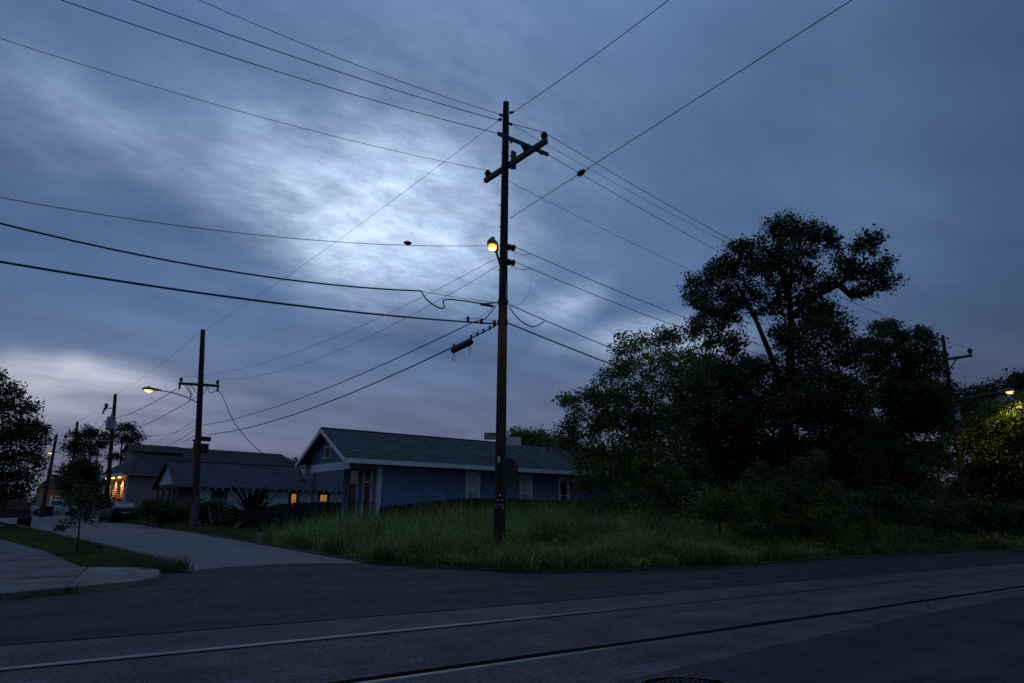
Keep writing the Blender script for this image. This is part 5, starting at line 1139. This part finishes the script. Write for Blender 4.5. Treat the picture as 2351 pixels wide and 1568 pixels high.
# broadleaf weeds mixed through the grass
rb_ = np.random.default_rng(31); Cb = []
for k in range(620):
    xx = rb_.uniform(7.5, 34) if k % 3 else rb_.uniform(15, 34); yy = rb_.uniform(10, 17)
    if yy < np.interp(xx, [6.55, 7.11, 8.19, 9.54, 13.3, 19.8, 140], [14, 12.06, 10.29, 9.75, 9.58, 9.94, 9.95]) + .15 or xx < 7.6: continue
    kd_ = kerb_dist(np.array([xx]), np.array([yy]))[0]; top = min(1.1, .25 + kd_ * .14) * rb_.uniform(.6, 1.25) * (1 + .5 * (xx > 17)); n_ = int(26 + 30 * top); zz = rb_.uniform(.05, top, n_)
    Cb.append(np.stack([xx + rb_.normal(0, .10 + .05 * top, n_), yy + rb_.normal(0, .10 + .05 * top, n_), zz], 1))
tag(leaves('broadleaf_weeds', np.concatenate(Cb), .105, L_weed, None, rb_, asp=.42), 'broadleaf weeds mixed through the tall grass', 'weeds', kind='stuff')
# edge tufts spilling over the kerb
x, y = scatter(16000, 6.4, 34, 9.3, 16); kd = kerb_dist(x, y); inside = (y > edge(x) + .02) & (x > sedge(y) + .02); ok = inside & (kd < .35); x, y = x[ok], y[ok]
blades('edge_grass', np.stack([x, y, np.full(len(x), .07)], 1), RNG.uniform(.18, .55, len(x)), np.full(len(x), .012), (.1, .8), (1.0, 2.6), L_grass, 'ragged grass along the kerb of the corner lot')
# short lawn: verge on the left and the strip along the side street
def in_poly(px_, py_, poly):
    c = np.zeros(len(px_), bool); j = len(poly) - 1
    for i in range(len(poly)):
        xi, yi = poly[i]; xj, yj = poly[j]; hit = ((yi > py_) != (yj > py_)) & (px_ < (xj - xi) * (py_ - yi) / (yj - yi + 1e-12) + xi); c ^= hit; j = i
    return c
verge = [(2.36, 13.66), (2.9, 13.42), (2.95, 13.7), (2.77, 18.5), (2.2, 28.5), (1.6, 39.6), (-2, 41), (-2, 26.8), (0.38, 26.8), (1.13, 19.5), (1.39, 14.5)]
x, y = scatter(90000, -2, 3, 13.4, 40); ok = in_poly(x, y, verge) & (RNG.random(len(x)) < np.clip(26 / y ** 1.15, .12, 1)); x, y = x[ok], y[ok]
blades('verge_grass', np.stack([x, y, np.full(len(x), .065)], 1), RNG.uniform(.05, .13, len(x)), .008 + .0004 * y, (0, .5), (.4, 1.6), L_lawn, 'mown grass of the left verge', seg=2)
x, y = scatter(60000, 7, 11, 17, 66); ok = (x > sedge(y) + .03) & (x / y < .30); x, y = x[ok], y[ok]
blades('lawn_grass', np.stack([x, y, np.full(len(x), .06)], 1), RNG.uniform(.06, .2, len(x)), .010 + .0005 * y, (0, .5), (.4, 1.6), L_lawn, 'short grass strip along the right side of the side street', seg=2)
x, y = scatter(700, 2.2, 3.0, 13.3, 14.4); blades('corner_tuft', np.stack([x, y, np.full(len(x), .03)], 1), RNG.uniform(.12, .34, len(x)), np.full(len(x), .01), (0, .5), (.5, 1.8), L_lawn, 'ragged tuft of grass at the tip of the left verge', seg=3)
x, y = scatter(400, .3, 1.1, 10.35, 10.95); ok = np.abs(y - (10.42 + (x - .25) * .6)) < .10; x, y = x[ok], y[ok]
blades('kerb_weeds', np.stack([x, y, np.full(len(x), .01)], 1), RNG.uniform(.05, .16, len(x)), np.full(len(x), .008), (0, .6), (.5, 1.8), L_lawn, 'small weeds along the concrete corner edge', seg=2)
# far wood closing the horizon
rng = np.random.default_rng(99); Cn = []
for k in range(330):
    a = math.radians(rng.uniform(-12, 84)); d_ = rng.uniform(125, 190) if a < math.radians(25) else rng.uniform(70, 120)
    rr_ = rng.uniform(2.2, 3.6) if a < math.radians(50) else rng.uniform(2.4, 4.2); c = np.array([d_ * math.sin(a), d_ * math.cos(a), rr_ * .55])
    v = rng.normal(size=(110, 3)); v /= np.linalg.norm(v, axis=1)[:, None]; Cn.append(c + v * rr_ * rng.uniform(.4, 1.05, (110, 1)) * np.array([1.3, 1.3, .62]))
Cn = np.concatenate(Cn); Cn = Cn[Cn[:, 2] > .1]
tag(leaves('far_wood', Cn, .95, L_dark, None, rng), 'dark line of far trees along the horizon', 'trees', kind='stuff')

# ------------------------------------------------------------------ vehicles and bins
m_tyre = mat('tyre', (.012, .012, .012), .9); m_rim = mat('rim', (.2, .2, .21), .4, metal=.7); m_cglass = mat('car_glass', (.03, .035, .04), .06, spec=.9)
m_taill = mat('tail_light', (.16, .01, .01), .25); m_plate = mat('number_plate', (.45, .47, .5), .5); m_chrome = mat('chrome', (.5, .5, .52), .2, metal=1.0)
def wheel(parent, x, y, r=.34, w=.22):
    t = MB().lathe((x - w / 2, y, r), [(r * .62, 0), (r * .92, 0), (r, .03), (r, w - .03), (r * .92, w), (r * .62, w)], 20, (1, 0, 0)).build('wheel', m_tyre, parent, local=True, smooth=False)
    MB().lathe((x - w / 2 - .002, y, r), [(.03, 0), (r * .6, .01), (r * .62, w), (.03, w + .004)], 14, (1, 0, 0)).build('rim', m_rim, t, local=True)
def loft(stations):
    """stations along y: (y, half width, z sill, z belt, half width top, z top); rings of 12 points."""
    vs = []; fs = []
    for (y, hw, zb, zl, ht, zt_) in stations:
        half = [(hw * .86, zb), (hw * .98, zb + .14), (hw, (zb + zl) / 2 + .06), (hw * .965, zl), (ht, zt_ - .03 if zt_ - zl > .1 else zt_ - .005), (ht * .55, zt_)]
        vs += [(a, y, b) for a, b in half] + [(-a, y, b) for a, b in half[::-1]]
    n = 12
    for i in range(len(stations) - 1):
        for j in range(n): fs.append((i * n + j, (i + 1) * n + j, (i + 1) * n + (j + 1) % n, i * n + (j + 1) % n))
    fs += [tuple(range(n)), tuple((len(stations) - 1) * n + j for j in range(n))[::-1]]
    return vs, fs
def pane(parent, vs, idx, inset=.86, out=.012, name='window', m=None):
    P = [Vector(vs[i]) for i in idx]; c = sum(P, Vector()) / len(P); nn = (P[1] - P[0]).cross(P[2] - P[0]).normalized()
    if nn.dot(c - Vector((0, c.y, .8))) < 0: nn = -nn
    Q = [c + (p - c) * inset + nn * out for p in P]; MB().add(Q + [q_ - nn * .02 for q_ in Q], [tuple(range(len(Q))), tuple(range(len(Q), 2 * len(Q)))[::-1]]).build(name, m or m_cglass, parent, local=True)
# dark sedan seen from behind
sed = thing('parked_car', 'dark sedan parked nose away on the grass edge of the side street', 'car', (7.72, 56.3, .02), rz=math.radians(4))
mc = mat('paint_black', (.008, .009, .012), .42, spec=.35)
ST = [(0.0, .74, .42, .80, .62, .86), (.06, .84, .34, .92, .68, 1.0), (.40, .90, .26, .96, .70, 1.05), (1.25, .91, .24, .95, .58, 1.40), (2.3, .91, .24, .94, .60, 1.45), (2.75, .91, .24, .93, .60, 1.42), (3.6, .90, .24, .92, .66, .98), (4.4, .84, .28, .78, .6, .82), (4.62, .7, .36, .66, .5, .68)]
vs, fs = loft(ST); MB().add(vs, fs).build('body', mc, sed, local=True)
for st, js in ((2, ((4, 5), (5, 6), (6, 7))),):
    pass
pane(sed, vs, (2 * 12 + 4, 2 * 12 + 7, 3 * 12 + 7, 3 * 12 + 4), .88, .02, 'rear_window', mat('car_glass_sky', (.05, .055, .06), .05, spec=1.0))
pane(sed, vs, (5 * 12 + 4, 5 * 12 + 7, 6 * 12 + 7, 6 * 12 + 4), .9, .02, 'windscreen')
for j in ((3, 4), (7, 8)):
    for i in (2, 3, 4, 5): pane(sed, vs, (i * 12 + j[0], (i + 1) * 12 + j[0], (i + 1) * 12 + j[1], i * 12 + j[1]), .84, .012, 'side_window')
for sx_ in (-1, 1):
    MB().box(sx_ * .62 - .17, sx_ * .62 + .17, -.015, .05, .80, .90).build('tail_light', m_taill, sed, local=True)
    for y in (.85, 3.65): wheel(sed, sx_ * .80, y, .33)
    MB().box(sx_ * 1.0 - .09, sx_ * 1.0 + .09, 3.0, 3.12, .93, 1.06).build('wing_mirror', mc, sed, local=True)
MB().box(-.24, .24, -.035, -.012, .62, .74).build('licence_plate', m_plate, sed, local=True)
MB().box(-.60, .60, -.02, .0, .855, .885).build('trim_bar', m_chrome, sed, local=True)
MB().box(-.62, .62, -.03, .0, .40, .43).build('trim_bar', m_chrome, sed, local=True)
# pickups
def pickup(label, loc, rz, mp, back_m, group='pickup trucks'):
    t = thing('pickup_truck', label, 'pickup truck', loc, group, rz)
    ST = [(2.0, .92, .42, 1.10, .80, 1.30), (2.05, .93, .40, 1.12, .70, 1.78), (3.3, .93, .40, 1.12, .70, 1.80), (4.0, .93, .40, 1.10, .72, 1.16), (5.1, .90, .44, 1.0, .74, 1.06), (5.3, .84, .5, .92, .7, .96)]
    vs, fs = loft(ST); MB().add(vs, fs).build('cab', mp, t, local=True, smooth=True)
    mb = MB(); mb.box(-.95, -.88, .05, 2.0, .55, 1.12); mb.box(.88, .95, .05, 2.0, .55, 1.12); mb.box(-.88, .88, .1, 2.0, .55, .62); mb.build('bed', mp, t, local=True)
    tg = MB().box(-.88, .88, .0, .07, .56, 1.10).build('tailgate', mp, t, local=True)
    MB().box(-.80, .80, -.012, -.002, .80, .90).build('tailgate_band', back_m, tg, local=True)
    for sx_ in (-1, 1):
        MB().box(sx_ * .90 - .05, sx_ * .90 + .05, -.02, .04, .72, 1.06).build('tail_light', m_taill, t, local=True)
        for y in (1.05, 4.35): wheel(t, sx_ * .84, y, .39, .26)
    MB().box(-.92, .92, -.14, .0, .42, .56).build('bumper', m_chrome, t, local=True)
    MB().box(-.16, .16, -.15, -.142, .44, .54).build('licence_plate', m_plate, t, local=True)
    pane(t, vs, (0 * 12 + 4, 0 * 12 + 7, 1 * 12 + 7, 1 * 12 + 4), .88, .02, 'rear_window'); pane(t, vs, (2 * 12 + 4, 2 * 12 + 7, 3 * 12 + 7, 3 * 12 + 4), .9, .02, 'windscreen')
    for j in ((3, 4), (7, 8)):
        for i in (1, 2): pane(t, vs, (i * 12 + j[0], (i + 1) * 12 + j[0], (i + 1) * 12 + j[1], i * 12 + j[1]), .82, .012, 'side_window')
    return t
rp = gp(63, 1207)
pickup('red pickup parked under the dark tree at the left edge', (rp.x - .95, rp.y, .0), math.radians(2), mat('paint_red', (.16, .012, .014), .35, coat=.4), m_chrome)
wp_ = atY(184, 1183, 96); pickup('white pickup parked side-on before the grey bungalow', (wp_.x - 5.2, 96, 0), math.radians(-90), mat('paint_white', (.5, .52, .55), .4, coat=.3), mat('paint_white', (.5, .52, .55), .4))
# utility trailer behind the red pickup
tr_ = thing('utility_trailer', 'low grey utility trailer with slanted rails behind the red pickup', 'trailer', (rp.x - .95, rp.y - 3.6, 0), rz=math.radians(2))
m_tr = mat('trailer_grey', (.16, .17, .18), .6, metal=.3)
MB().box(-.85, .85, .2, 2.6, .50, .58).build('deck', m_tr, tr_, local=True)
mb = MB()
for sx_ in (-.85, .85): mb.beam((sx_, .2, .95), (sx_, 2.6, .95), .05, .05); [mb.beam((sx_, y, .55), (sx_, y, .95), .05, .05) for y in (.2, 1.0, 1.8, 2.6)]
mb.beam((-.85, 2.6, .95), (.85, 2.6, .95), .05, .05); mb.build('side_rails', m_tr, tr_, local=True)
MB().box(-.85, .85, .1, .16, .55, .95).build('tail_board', mat('trailer_board', (.03, .03, .035), .7), tr_, local=True)
for sx_ in (-.95, .95): wheel(tr_, sx_, 1.4, .3, .18)
MB().beam((0, 2.6, .45), (0, 3.4, .45), .08, .08).build('drawbar', m_tr, tr_, local=True)
# wheeled bins
for i, (px_, lab) in enumerate(((97, 'dark wheeled bin by the far kerb, left of its pair'), (112, 'dark wheeled bin by the far kerb, right of its pair'))):
    bb = atY(px_, 1185, 84); t = thing('wheeled_bin', lab, 'bin', (bb.x, 84, 0), 'bins at the far kerb'); mbn = mat('bin_green', (.015, .02, .018), .5)
    MB().add([(-.25, -.28, .08), (.25, -.28, .08), (.25, .28, .08), (-.25, .28, .08), (-.32, -.36, 1.0), (.32, -.36, 1.0), (.32, .36, 1.0), (-.32, .36, 1.0)], [(0, 3, 2, 1), (0, 1, 5, 4), (1, 2, 6, 5), (2, 3, 7, 6), (3, 0, 4, 7), (4, 5, 6, 7)]).build('bin_body', mbn, t, local=True)
    MB().add([(-.34, -.4, 1.0), (.34, -.4, 1.0), (.34, .4, 1.04), (-.34, .4, 1.04), (-.3, -.3, 1.08), (.3, -.3, 1.08), (.3, .36, 1.12), (-.3, .36, 1.12)], [(0, 1, 5, 4), (1, 2, 6, 5), (2, 3, 7, 6), (3, 0, 4, 7), (4, 5, 6, 7)]).build('lid', mbn, t, local=True)
    for sx_ in (-.27, .27): MB().lathe((sx_ - .03, .3, .12), [(.02, 0), (.12, 0), (.12, .06), (.02, .06)], 12, (1, 0, 0)).build('wheel', m_tyre, t, local=True)
